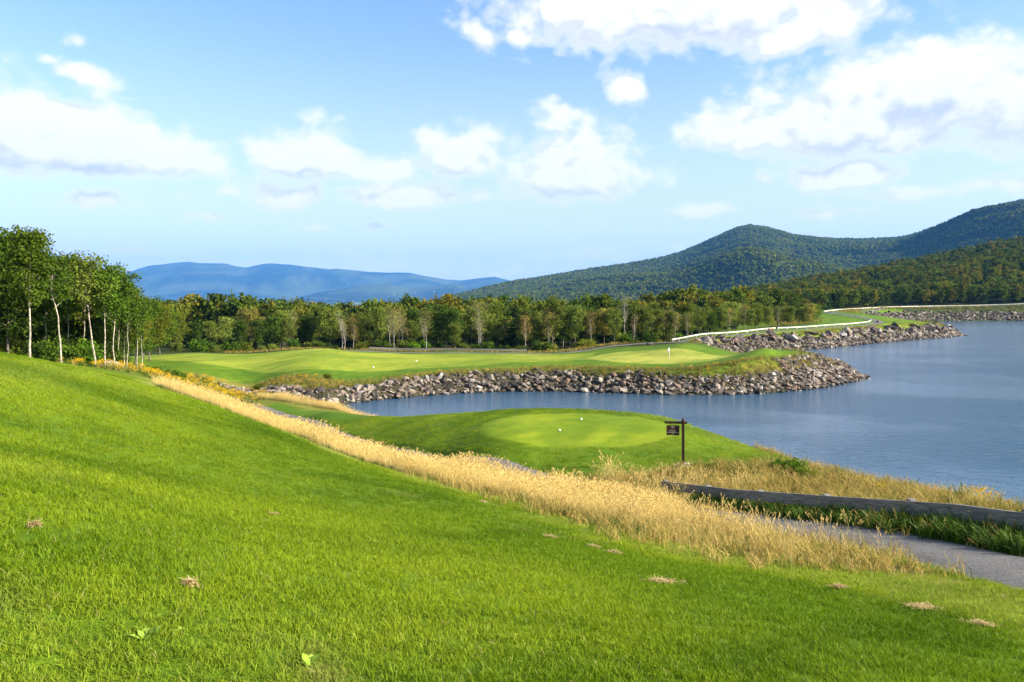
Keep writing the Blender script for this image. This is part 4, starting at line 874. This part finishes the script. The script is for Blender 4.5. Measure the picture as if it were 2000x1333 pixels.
b = poly_sd(BANDS, P[:, 0], P[:, 1]); pl = line_dist(PATH, P[:, 0], P[:, 1]) - 1.15; te = np.hypot((P[:, 0] - TEE_C[0]) / TEE_R[0], (P[:, 1] - TEE_C[1]) / TEE_R[1])
sd_ = side(P); before = (sd_ < 0); thin = r3.random(len(P))
ok = (d > 1.5) & (b > np.interp(P[:, 1], [9, 16, 24, 40], [-1.2, .3, 2.0, 2.6]) * thin) & (pl > .02) & (te > 1.0) & ~((~before) & (P[:, 1] < 32.0 + fbm(P[:, 0] / 2, P[:, 1] / 2, 4, 2) * 3) & (thin > .35)) & (P[:, 1] < 70)
P, z, rr = P[ok], z[ok], rr[ok]; n = len(P); sz = np.interp(rr, [2, 6, 14, 30, 60], [.85, 1.0, 1.2, 1.7, 2.3]) * r3.uniform(.7, 1.25, n) * (1 + .5 * fbm(P[:, 0] / .9, P[:, 1] / .9, 8, 3))
zs = np.interp(rr, [2, 14, 30, 60], [1, .9, .62, .5]); S3 = np.stack([sz, sz, sz * zs], 1)
bb = poly_sd(BANDS, P[:, 0], P[:, 1]) + fbm(P[:, 0] / 3, P[:, 1] / 3, 23, 3) * 2.5; onl = (side(P) < 0)
fz = fbm(P[:, 0] / 6 + P[:, 1] / 14, P[:, 1] / 9, 24, 3)
tone = onl * (sstep(1.4, 2.6, bb) * (1 - sstep(4.0, 8.0, bb)) * .75 - (1 - sstep(.8, 2.6, bb)) * .6 - sstep(8, 11, bb) * sstep(6, 10, rr) * .35 + fz * 2.4) + (~onl) * fz * 1.2
scatter('lawn_grass', np.column_stack([P, z]), rots(n, .14), S3, r3.integers(0, 6, n), LAWN, 'short mown green grass of the lawn', 'grass', tone)
# tall golden strip
P = np.vstack([fan(6, 26, 85, -10, 46), fan(22, 72, 52, -40, 14)]); b = poly_sd(BANDS, P[:, 0], P[:, 1]); ed = fbm(P[:, 0] / 1.2, P[:, 1] / 1.2, 15, 3) * 1.3
keepd = np.interp(P[:, 1], [10.2, 11.5, 13, 16, 20, 26], [0, .05, .10, .22, .5, .9]) * (1 + 1.2 * fbm(P[:, 0] / .8, P[:, 1] / .8, 18, 2))
soft = sstep(1.1, -.9, b + ed * 1.2)
ok = (b < 1.1) & (r3.random(len(P)) < soft) & (line_dist(PATH, P[:, 0], P[:, 1]) > 1.0) & (r3.random(len(P)) < keepd); P = P[ok]
Pb = np.stack([r3.uniform(-3, 9, 1500), r3.uniform(27, 34, 1500)], 1); Pb = Pb[(side(Pb) > 1.4) & (side(Pb) < 5) & (Pb[:, 1] < 32.4)]; P = np.vstack([P, Pb[::2]])
Ps = np.vstack([np.stack([np.interp(t, [0, 1, 2, 3], [-28, -18.8, -12.8, -11.2]) + r3.normal(0, .5, len(t)), np.interp(t, [0, 1, 2, 3], [84, 77.5, 73, 71]) + r3.normal(0, .5, len(t))], 1) for t in [r3.uniform(0, 3, 1500)]]); P = np.vstack([P, Ps])
z, d = land(P[:, 0], P[:, 1]); n = len(P); rr = np.hypot(P[:, 0], P[:, 1]); sz = r3.uniform(.38, 1.12, n) * (1 + 1.1 * fbm(P[:, 0] / 2, P[:, 1] / 2, 16, 3)) * np.interp(rr, [11, 14, 18, 30, 45, 60], [.48, .58, .72, .95, .90, .78]); sw = np.interp(rr, [8, 16, 30, 80], [.75, .95, 1.25, 2.0])
scatter('tall_dry_grass', np.column_stack([P, z]), rots(n, .10), np.stack([sz * sw, sz * sw, sz], 1), r3.integers(0, 6, n), DRYC, 'strip of tall golden dry grass between lawn and path', 'grass')
# short dry grass round the sign and on the near bank, and the fringe below the golden strip
P = fan(5, 46, 26, -8, 46); z, d = land(P[:, 0], P[:, 1]); sd_ = side(P); thin = r3.random(len(P)); b = poly_sd(BANDS, P[:, 0], P[:, 1])
ok = (d > .6) & (line_dist(PATH, P[:, 0], P[:, 1]) > 1.22) & (((sd_ > 0) & ~((P[:, 1] < 29) & (P[:, 0] < np.interp(P[:, 1], [2, 8, 14.5, 21, 27], [11.8, 11, 9.95, 8.7, 7.2]))) & ((P[:, 1] < 32.6 + fbm(P[:, 0] / 2, P[:, 1] / 2, 4, 2) * 4) | (d < 6.0 + fbm(P[:, 0] / 2, P[:, 1] / 2, 5, 2) * 3))) | ((sd_ < 0) & (b > -1.0) & (b < 2.3 * thin * thin) & (P[:, 1] > 11)))
P, z, rr = P[ok], z[ok], np.hypot(P[ok, 0], P[ok, 1]); n = len(P); sz = r3.uniform(.6, 1.2, n) * np.interp(rr, [6, 16, 46], [.75, 1.0, 1.25])
scatter('short_dry_grass', np.column_stack([P, z]), rots(n, .15), scl3(sz), r3.integers(0, 6, n), SHORT, 'thin yellowing rough grass on the near lake bank', 'grass')
# wild growth: above the riprap, on the near bank edge, under the guardrail, below the grove, beside the far path
WPS = []
def along(line, d0, d1, n, jit=.6):
    L_ = resample(line, .5); T = np.gradient(L_, axis=0); T /= np.linalg.norm(T, axis=1, keepdims=True); N_ = np.stack([-T[:, 1], T[:, 0]], 1); k = r3.integers(0, len(L_), n); return L_[k] + N_[k] * r3.uniform(d0, d1, n)[:, None] + r3.normal(0, jit, (n, 2))
pen = along(PEN, 3.0, 7.6, 5200); z, d = land(pen[:, 0], pen[:, 1]); pen = pen[(d > 3.0 + fbm(pen[:, 0] / 3, pen[:, 1] / 3, 6, 3) * 2.2)]; WPS.append((pen, .68, 'm'))
ft = along(FTL, 5.2, 8, 1500); WPS.append((ft, .9, 'm'))
fs_ = along(FSL, 10, 18, 2600); WPS.append((fs_, 1.5, 'm'))
nb_ = along([(12.6, 9), (12.0, 16), (12.4, 25), (12.2, 31), (13.4, 35)], -1.6, 1.0, 560, .5); WPS.append((nb_, .62, 'd'))
rl = along([(10.6, 6), (9.6, 14.5), (8.2, 22), (7.0, 27)], -.6, .95, 2000, .12); WPS.append((rl, .54, 'g'))
gv = np.stack([r3.uniform(-52, -23, 2600), r3.uniform(63, 100, 2600)], 1); dl = poly_sd([(-40, 66), (-30, 64), (-24, 62), (-20, 66), (-26, 76), (-26, 86), (-34, 96), (-46, 102), (-54, 98), (-50, 84), (-41, 76)], gv[:, 0], gv[:, 1]); WPS.append((gv[dl < 0], .8, 'y'))
bn_ = along(BAND_NEAR[:-5], -.5, .3, 900, .2); WPS.append((bn_, .36, 'g'))
fp = along([(104, 262), (112, 278), (120, 300), (128, 330), (140, 366)], 2, 14, 1500, 2); WPS.append((fp, 1.6, 'm'))
tl = along([(-60, 158), (-36, 158.5), (-10, 158.5), (8, 159), (22, 172), (36, 184)], 0, 4, 1500, .8); WPS.append((tl, .8, 'd'))
PP, SS, II = [], [], []
for p, s0, kd in WPS:
    z, d = land(p[:, 0], p[:, 1]); k = d > .4; p, z = p[k], z[k]; n = len(p); PP.append(np.column_stack([p, z - .03])); SS.append(s0 * r3.uniform(.6, 1.3, n))
    pr = {'m': [.25, .25, .2, .14, .14, .01, .01, 0, 0], 'd': [.14, .14, .12, .28, .28, .02, .02, 0, 0], 'g': [.06, .06, .04, 0, .04, 0, 0, .4, .4], 'y': [.12, .12, .1, .08, .08, .1, .1, .15, .15]}[kd]; II.append(r3.choice(9, n, p=pr))
PP = np.vstack(PP); SS = np.concatenate(SS); II = np.concatenate(II)
scatter('wild_growth', PP, rots(len(PP), .15), scl3(SS), II, WILD, 'wild grass and weeds along the stone banks and edges', 'grass')

# ================================================================ guardrails
UNIT = MB().box((0, 0, 0), (1, 1, 1)).mesh('board')
def guardrail(label, line, top, bh, step, th, mat, posts=2.6, name='guardrail', side_=1, real=False, post_up=0.0):
    L_ = resample(line, .25); acc = np.concatenate([[0], np.cumsum(np.linalg.norm(np.diff(L_, axis=0), axis=1))]); nb_ = max(1, int(round(acc[-1] / step))); zz = land(L_[:, 0], L_[:, 1])[0]; kk = np.ones(33) / 33; zz = np.convolve(np.pad(zz, 16, 'reflect', reflect_type='odd'), kk, 'valid')
    root = empty(name, (float(L_[0, 0]), float(L_[0, 1]), float(zz[0]))); tag(root, label, 'guardrail'); off = Vector(root.location)
    f = lambda s: Vector((np.interp(s, acc, L_[:, 0]), np.interp(s, acc, L_[:, 1]), np.interp(s, acc, zz)))
    for k in range(nb_):
        a, b_2 = f(acc[-1] * k / nb_), f(acc[-1] * (k + 1) / nb_); d_ = b_2 - a; ln = d_.length; c = (a + b_2) / 2 + Vector((0, 0, top - bh / 2)); rot = d_.to_track_quat('X', 'Z')
        if real: o = link('board', MB().box((0, 0, 0), (ln / 2 - .004, th / 2, bh / 2), None, .008).mesh('board'), mat, root)
        else:
            o = bpy.data.objects.new('board', UNITM[mat.name]); col.objects.link(o); o.parent = root; o.scale = (ln / 2 - .004, th / 2, bh / 2)
        o.location = c - off; o.rotation_mode = 'QUATERNION'; o.rotation_quaternion = rot
    np_ = max(1, int(acc[-1] / posts))
    for k in range(np_ + 1):
        a = f(acc[-1] * min(max(k / np_, .004), .996)); t2 = f(min(acc[-1], acc[-1] * k / np_ + .5)) - f(max(0, acc[-1] * k / np_ - .5)); yaw = math.atan2(t2.y, t2.x); nn = Vector((-math.sin(yaw), math.cos(yaw), 0)) * side_ * (th / 2 + .078)
        hgt = top + post_up + .3; 
        if real: o = link('post', MB().box((0, 0, 0), (.075, .075, hgt / 2), None, .008).mesh('post'), mat, root)
        else: o = bpy.data.objects.new('post', UNITM[mat.name]); col.objects.link(o); o.parent = root; o.scale = (.075, .075, hgt / 2)
        o.location = a + nn + Vector((0, 0, hgt / 2 - .3)) - off; o.rotation_euler[2] = yaw
    return root
UNITM = {}
for k_ in ('wood', 'litwood'): m2 = UNIT.copy(); m2.materials.append(M[k_]); UNITM[M[k_].name] = m2
guardrail('weathered grey plank guardrail between the cart path and the lake bank', [(11.6, 2), (10.75, 8), (9.72, 14.5), (8.5, 20.5), (7.05, 26), (5.85, 30)], .53, .31, 4.6, .075, M['wood'], 3.0, real=True, side_=-1, post_up=.03)
guardrail('dark low guardrail with posts behind the fairway', [(-29, 156), (-22, 156.3), (-12, 155.8), (-2, 154.8), (3, 154.9)], .75, .34, 5.2, .09, M['wood'], 2.6, side_=1)
fpl = resample(FARPATH, 1.0); T_ = np.gradient(fpl, axis=0); T_ /= np.linalg.norm(T_, axis=1, keepdims=True); offl = fpl + np.stack([-T_[:, 1], T_[:, 0]], 1) * 2.4
offl = offl[(offl[:, 1] > 183)]
kb = int(len(offl) * .36)
guardrail('long pale guardrail along the winding cart path behind the far tee', offl[:kb + 1][::6].tolist(), .74, .29, 5.0, .10, M['litwood'], 5.0)
guardrail('pale guardrail climbing from the path bend to the dam', offl[kb + 3:][::6].tolist(), .85, .40, 6.0, .10, M['litwood'], 6.0)

# ================================================================ hole sign
sg = empty('hole_sign', (7.42, 33.3, gz(7.42, 33.3)), R(-9)); tag(sg, 'brown wooden post sign with hanging board beside the round tee', 'sign')
p_ = MB().box((0, 0, .83), (.058, .058, .98), None, .012); p_.build('post', M['signwood'], sg)
MB().tube([(0, 0, 1.80), (0, 0, 1.93), (0, 0, 1.98), (0, 0, 2.03), (0, 0, 2.06)], [.07, .07, .063, .042, .008], 12).build('post_cap', M['signwood'], sg, True)
MB().box((-.31, 0, 1.865), (.475, .045, .05), None, .01).build('arm', M['signwood'], sg)
for x_ in (-.62, -.30):
    MB().tube([(x_, 0, 1.82), (x_, 0, 1.79), (x_ + .012, 0, 1.765), (x_, 0, 1.73)], .007, 6).build('hook', M['iron'], sg)
bd = MB().box((-.435, 0, 1.52), (.275, .022, .215), None, .006).build('board', M['signwood'], sg)
def text_mesh(body, size, name):
    cu = bpy.data.curves.new(name, 'FONT'); cu.body = body; cu.size = size; cu.align_x = 'CENTER'; cu.extrude = .002; to = bpy.data.objects.new(name, cu); col.objects.link(to); bpy.context.view_layer.update()
    me = bpy.data.meshes.new_from_object(to.evaluated_get(bpy.context.evaluated_depsgraph_get())); bpy.data.objects.remove(to); bpy.data.curves.remove(cu); return me
tm_ = text_mesh('HOLE', .105, 'lettering'); lt = link('lettering', tm_, M['cream'], bd); lt.location = (-.46, -.0255, 1.475); lt.rotation_euler = (R(90), 0, 0)
MB().box((-.435, -.024, 1.435), (.268, .003, .008)).build('divider_line', M['cream'], bd)
em = MB(); ph = np.linspace(0, 2 * math.pi, 25)
em.tube(np.stack([-.435 + .075 * np.cos(ph), np.full(25, -.024), 1.665 + .036 * np.sin(ph)], 1), .008, 5, False); em.tube([(-.475, -.024, 1.65), (-.445, -.024, 1.685), (-.425, -.024, 1.66), (-.40, -.024, 1.68), (-.385, -.024, 1.655)], .006, 5); em.build('emblem', M['cream'], bd)
for k in range(5): MB().box((-.485 + k * .025, -.024, 1.375), (.008, .003, .013)).build('small_lettering', M['cream'], bd)
sp_ = MB(); rs = np.random.default_rng(3)
for k in range(46):
    a = rs.uniform(0, 6.28); q_ = rs.uniform(.05, .40); x_, y_ = math.cos(a) * q_, math.sin(a) * q_ * .9; v = rs.integers(14); sp_.put((RA[v][0] * rs.uniform(.05, .10)) @ eul(*rs.uniform(0, 6, 3)).T + [x_, y_, gz(7.42 + x_, 33.3 + y_) - gz(7.42, 33.3) + .02 + .05 * (1 - q_ / .4)], None, RA[v][1])
def mk_pale():
    m, q, out = new_mat('pale_stone'); r = q.add('ShaderNodeNewGeometry').outputs['Random Per Island']; principled(q, out, q.mix(r, (.30, .26, .23), (.66, .61, .56)), .85, .2); return m
M['pale'] = mk_pale()
tag(sp_.build('stone_pile', M['pale'], loc=(7.42, 33.3, gz(7.42, 33.3))), 'small ring of pale stones at the foot of the brown sign', 'stones', kind='stuff')

# ================================================================ golf furniture
def ball_marker(u, v, r, label, mat, ymin=20, spike=True):
    x, y, z = hit(u, v, ymin=ymin); root = empty('tee_marker', (x, y, z)); tag(root, label, 'tee marker'); MB().sphere((0, 0, r * 1.05), r, 14, 10, (1, 1, .92)).build('ball', mat, root, True)
    MB().tube([(0, 0, -.06), (0, 0, r * .3)], [r * .18, r * .3], 8).build('spike', M['iron'], root); return root
ball_marker(1093, 843, .065, 'round white tee marker near the middle of the round tee', M['white'])
ball_marker(1135, 821, .065, 'round white tee marker near the lake edge of the round tee', M['white'])
ball_marker(813, 707, .15, 'small white marker ball on the fairway further from the stones', M['white'], 100)
ball_marker(729, 719.5, .13, 'small white marker ball at the lower edge of the fairway', M['white'], 100)
ball_marker(1266, 675, .28, 'dark tee marker on the mown patch behind the putting green', M['black'], 155); ball_marker(1272, 675, .22, 'brown tee marker beside the dark one behind the putting green', M['brownbox'], 155)
ball_marker(1714, 631, .42, 'black tee marker on the far tee near the path bend', M['black'], 215)
x, y, z = hit(1307.5, 705, ymin=105); fl = empty('flagstick', (x, y, z)); tag(fl, 'thin white flagstick with limp flag standing in the putting green', 'flag')
MB().tube([(0, 0, -.1), (0, 0, 2.15)], [.035, .028], 8).build('pole', M['white'], fl, True)
gx, gzv = np.meshgrid(np.linspace(0, 1, 9), np.linspace(0, 1, 9), indexing='ij'); fv = np.stack([-.03 - .30 * gx - .0 * gzv, .10 * np.sin(gx * 7 + gzv * 2) * gx, 2.12 - .50 * gzv - .34 * gx ** 1.3], -1).reshape(-1, 3); ia, ib = np.meshgrid(np.arange(8), np.arange(8), indexing='ij'); fq = np.stack([ia * 9 + ib, (ia + 1) * 9 + ib, (ia + 1) * 9 + ib + 1, ia * 9 + ib + 1], -1).reshape(-1, 4)
fo = link('flag', np_mesh('flag', fv, fq, smooth=True), M['cloth'], fl); so = fo.modifiers.new('thickness', 'SOLIDIFY'); so.thickness = .006
MB().tube([(0, 0, -.02), (0, 0, .006)], [.06, .055], 12).build('cup', M['black'], fl)
x, y, z = hit(1507, 648, ymin=196); bn = empty('tee_bench', (x, y, z), R(35)); tag(bn, 'small brown bench-like box at the edge of the far tee', 'bench')
MB().box((0, 0, .44), (.75, .24, .035), None, .01).build('seat', M['brownbox'], bn); MB().box((0, .22, .75), (.75, .03, .2), None, .01).build('backrest', M['brownbox'], bn)
for sx_ in (-.62, .62): MB().box((sx_, 0, .2), (.06, .2, .22), None, .01).build('leg', M['brownbox'], bn)
x, y, z = hit(1501, 649, ymin=196); tb = empty('litter_bin', (x, y, z)); tag(tb, 'black litter bin beside the brown bench on the far tee', 'bin'); MB().tube([(0, 0, 0), (0, 0, .85), (0, 0, .9)], [.26, .3, .27], 14).build('body', M['black'], tb); MB().tube([(0, 0, .9), (0, 0, 1.0)], [.3, .12], 14).build('lid', M['iron'], tb)
x, y, z = hit(1517, 648, ymin=196); bw = empty('ball_washer', (x, y, z)); tag(bw, 'black ball washer on a post by the pale guardrail', 'ball washer'); MB().tube([(0, 0, -.1), (0, 0, .8)], [.07, .06], 10).build('post', M['iron'], bw); MB().box((0, 0, 1.0), (.22, .18, .24), None, .05).build('body', M['black'], bw); MB().tube([(0, 0, 1.22), (0, 0, 1.5)], [.05, .05], 8).build('handle', M['black'], bw)

# ================================================================ small things in the lawn and on the bank
def straw_pile(u, v, w, h, label):
    x, y, z = hit(u, v); r = np.random.default_rng(int(u + v)); hw = w / FPX * y / 2; hl = min(hw * .9, h / FPX * y / 2 * y / 2.2); n = int(60 + 260 * min(1, hw * 3)); mb = MB(); V_, q = [], []
    a = r.uniform(0, 6.28, n); rr_ = np.sqrt(r.random(n)); pxy = np.stack([x + np.cos(a) * rr_ * hw * (.55 + .45 * np.sin(a * 3 + u)) + r.normal(0, hw * .2, n), y + np.sin(a) * rr_ * hl * (.6 + .4 * np.cos(a * 2 + v)) + r.normal(0, hl * .25, n)], 1); pz = land(pxy[:, 0], pxy[:, 1])[0] + .03 + r.random(n) * .035 * (1.2 - rr_)
    c = np.column_stack([pxy, pz]); th = r.uniform(0, 3.14, n); d_ = np.stack([np.cos(th), np.sin(th), r.normal(0, .25, n)], 1) * r.uniform(.02, .06, n)[:, None]; s_ = np.stack([-np.sin(th), np.cos(th), np.zeros(n)], 1) * .003
    V_ = np.stack([c - d_ - s_, c - d_ + s_, c + d_ + s_, c + d_ - s_], 1).reshape(-1, 3) - [x, y, z]; me = np_mesh('straw', V_, np.arange(4 * n).reshape(-1, 4)); fattr(me, 'lv', np.repeat(r.random(n), 4)); me.materials.append(M['straw'])
    o = link('clippings', me, None, None, (x, y, z)); tag(o, label, 'clippings')
for u, v, w_, h_, lb in [(1295, 1141, 78, 12, 'long streak of dried clippings on the lawn below the golden strip'), (1800, 1191, 76, 12, 'wide patch of dried clippings below the edge of the cart path'), (1918, 1226, 60, 14, 'dried clippings patch in the lawn corner below the path'), (1200, 1083, 36, 8, 'short streak of clippings close under the golden grass strip'), (1640, 1152, 44, 6, 'faint streak of clippings in the thin grass below the tall strip'),
                         (1160, 1071, 26, 6, 'small straw patch right beside the short clippings streak'), (535, 1009, 18, 5, 'tiny straw spot in the open lawn'), (66, 1034, 18, 5, 'tiny straw spot on the rising side of the lawn'), (372, 1150, 24, 6, 'small straw spot in the middle of the open lawn'), (943, 983, 22, 6, 'small straw patch on the worn edge under the tall golden grass'), (1075, 1052, 30, 5, 'thin straw streak on the worn lawn edge')]:
    straw_pile(u, v, w_, h_, lb)
def weed(u, v, s, label):
    x, y, z = hit(u, v); r = np.random.default_rng(int(u)); root = empty('weed', (x, y, z)); tag(root, label, 'weed')
    for k in range(13):
        a = r.uniform(0, 6.28); L_ = s * r.uniform(.5, 1); e = r.uniform(.35, 1.1); d_ = np.array([math.cos(a) * math.cos(e), math.sin(a) * math.cos(e), math.sin(e)]); sd2 = np.array([-math.sin(a), math.cos(a), 0]); up = np.array([0, 0, 1])
        pts = [d_ * L_ * f - up * L_ * .25 * f * f for f in (0, .35, .65, 1)]; wds = [.004, .16 * L_, .22 * L_, .0]
        V_ = []; 
        for p, w2 in zip(pts[:3], wds[:3]): V_ += [p - sd2 * w2, p - up * w2 * .25, p + sd2 * w2]
        V_.append(pts[3]); me = np_mesh('leaf', np.array(V_), np.array([(0, 1, 4, 3), (1, 2, 5, 4), (3, 4, 7, 6), (4, 5, 8, 7)]), np.array([(6, 7, 9), (7, 8, 9)]), True); fattr(me, 'lv', np.full(10, r.random())); me.materials.append(M['leaf_weed']); o = link('leaf', me, None, root)
M['leaf_weed'] = mk_leaf('weed_leaf', (.20, .32, .03), (.34, .44, .07), (.3, .4, .05), .1)
weed(285, 1252, .13, 'light green broad-leaved weed in the lawn, fuller one'); weed(606, 1304, .11, 'light green weed low in the lawn, ragged one'); weed(352, 1238, .06, 'tiny pale weed in the lawn beside the fuller weed')
BUSH.append(bush_proto(310, 'leaf_weed2', 1500, .10, 12) if 'leaf_weed2' in M else BUSH[0])
for (u, v, Y, i, s, sz, lb) in [(1528, 925, 31.5, 0, .55, .62, 'bright green bush on the lake bank, end towards the tee'), (1552, 932, 30.5, 0, .6, .6, 'bright green bush on the lake bank, middle of its clump'), (1580, 940, 29.5, 0, .5, .55, 'bright green bush on the lake bank, end towards the guardrail'), (1215, 945, 31.5, 0, .26, .6, 'small green bush in the dry grass before the tee'),
                                (1358, 930, 32, 1, .2, .7, 'tiny green bush in the dry grass by the sign'), (350, 738, 92, 1, .9, .8, 'green shrub in the flowery hollow below the grove'), (300, 733, 90, 1, 1.0, .8, 'shrub in the hollow beside the thin pale trunks'), (330, 736, 91, 2, .9, .8, 'dark shrub in the flowery hollow between two green ones'), (505, 752, 97, 1, .7, .9, 'shrub at the inlet end of the riprap'), (640, 757, 100, 1, .6, .8, 'shrub growing at the upper edge of the riprap below the fairway')]:
    x_ = (u - 1000) / FPX * Y; plant_bush(i, (x_, Y, gz(x_, Y) - .03), s, lb, None, sz)
for k, (u, Y, s) in enumerate([(1895, 20.5, .75), (1915, 20, .85), (1935, 19.6, .8), (1950, 19.3, .6), (1720, 24, .5)]):
    x_ = (u - 1000) / FPX * Y; src = WILD.objects['wild_c%d' % (k % 2)]; o = link('goldenrod', src.data, None, None, (x_, Y, gz(x_, Y) - .02)); o.scale = (s, s, s); o.rotation_euler[2] = k * 1.7
    tag(o, 'yellow flowering goldenrod behind the plank guardrail' if k < 4 else 'single goldenrod on the bank nearer the green bushes', 'flower', 'goldenrod by the guardrail' if k < 4 else None)

# ================================================================ houses in the far valley
hw_ = MB().box((0, 0, 3), (9, 5, 3)).mesh('wall'); hw_.materials.append(M['white'])
rv = [(-9.6, -5.8, 6), (9.6, -5.8, 6), (9.6, 5.8, 6), (-9.6, 5.8, 6), (-9.6, 0, 9.6), (9.6, 0, 9.6)]; hr_ = np_mesh('roof', np.array(rv), np.array([(0, 1, 5, 4), (2, 3, 4, 5), (0, 3, 2, 1)]), np.array([(0, 4, 3), (1, 2, 5)])); hr_.materials.append(M['iron'])
for k, (u, v) in enumerate([(637, 585), (733, 568), (758, 581), (770, 577), (810, 572), (848, 571), (890, 566), (515, 584), (540, 592), (575, 580), (690, 590), (620, 594)]):
    Ys = np.linspace(5500, 19500, 1400); X_ = (u - 1000) / FPX * Ys; zt = land(X_, Ys)[0]; below = np.where(HC - (v - VH) * Ys / FPX <= zt)[0]
    if not len(below): continue
    i = below[0]; o = empty('farmhouse', (float(X_[i]), float(Ys[i]), float(zt[i]) + 4), k * 1.3); o.scale = (1.05, 1.05, 1.05); tag(o, 'tiny white farmhouse far off below the blue mountains', 'house', 'farmhouses in the far valley')
    for nm, me in (('wall', hw_), ('roof', hr_)): x = bpy.data.objects.new(nm, me); col.objects.link(x); x.parent = o

# ================================================================ air
hz = link('haze', MB().box((0, 0, 600), (25600, 25600, 900)).mesh('haze')); tag(hz, 'pale blue haze over the valley', 'haze', kind='stuff')
hm, q, out = new_mat('haze_air'); pv = q.add('ShaderNodeVolumePrincipled'); pv.inputs['Color'].default_value = (.10, .385, 1.0, 1); pv.inputs['Density'].default_value = 3.7e-5; pv.inputs['Anisotropy'].default_value = .0
q.link(pv.outputs[0], out.inputs['Volume']); hz.data.materials.append(hm)
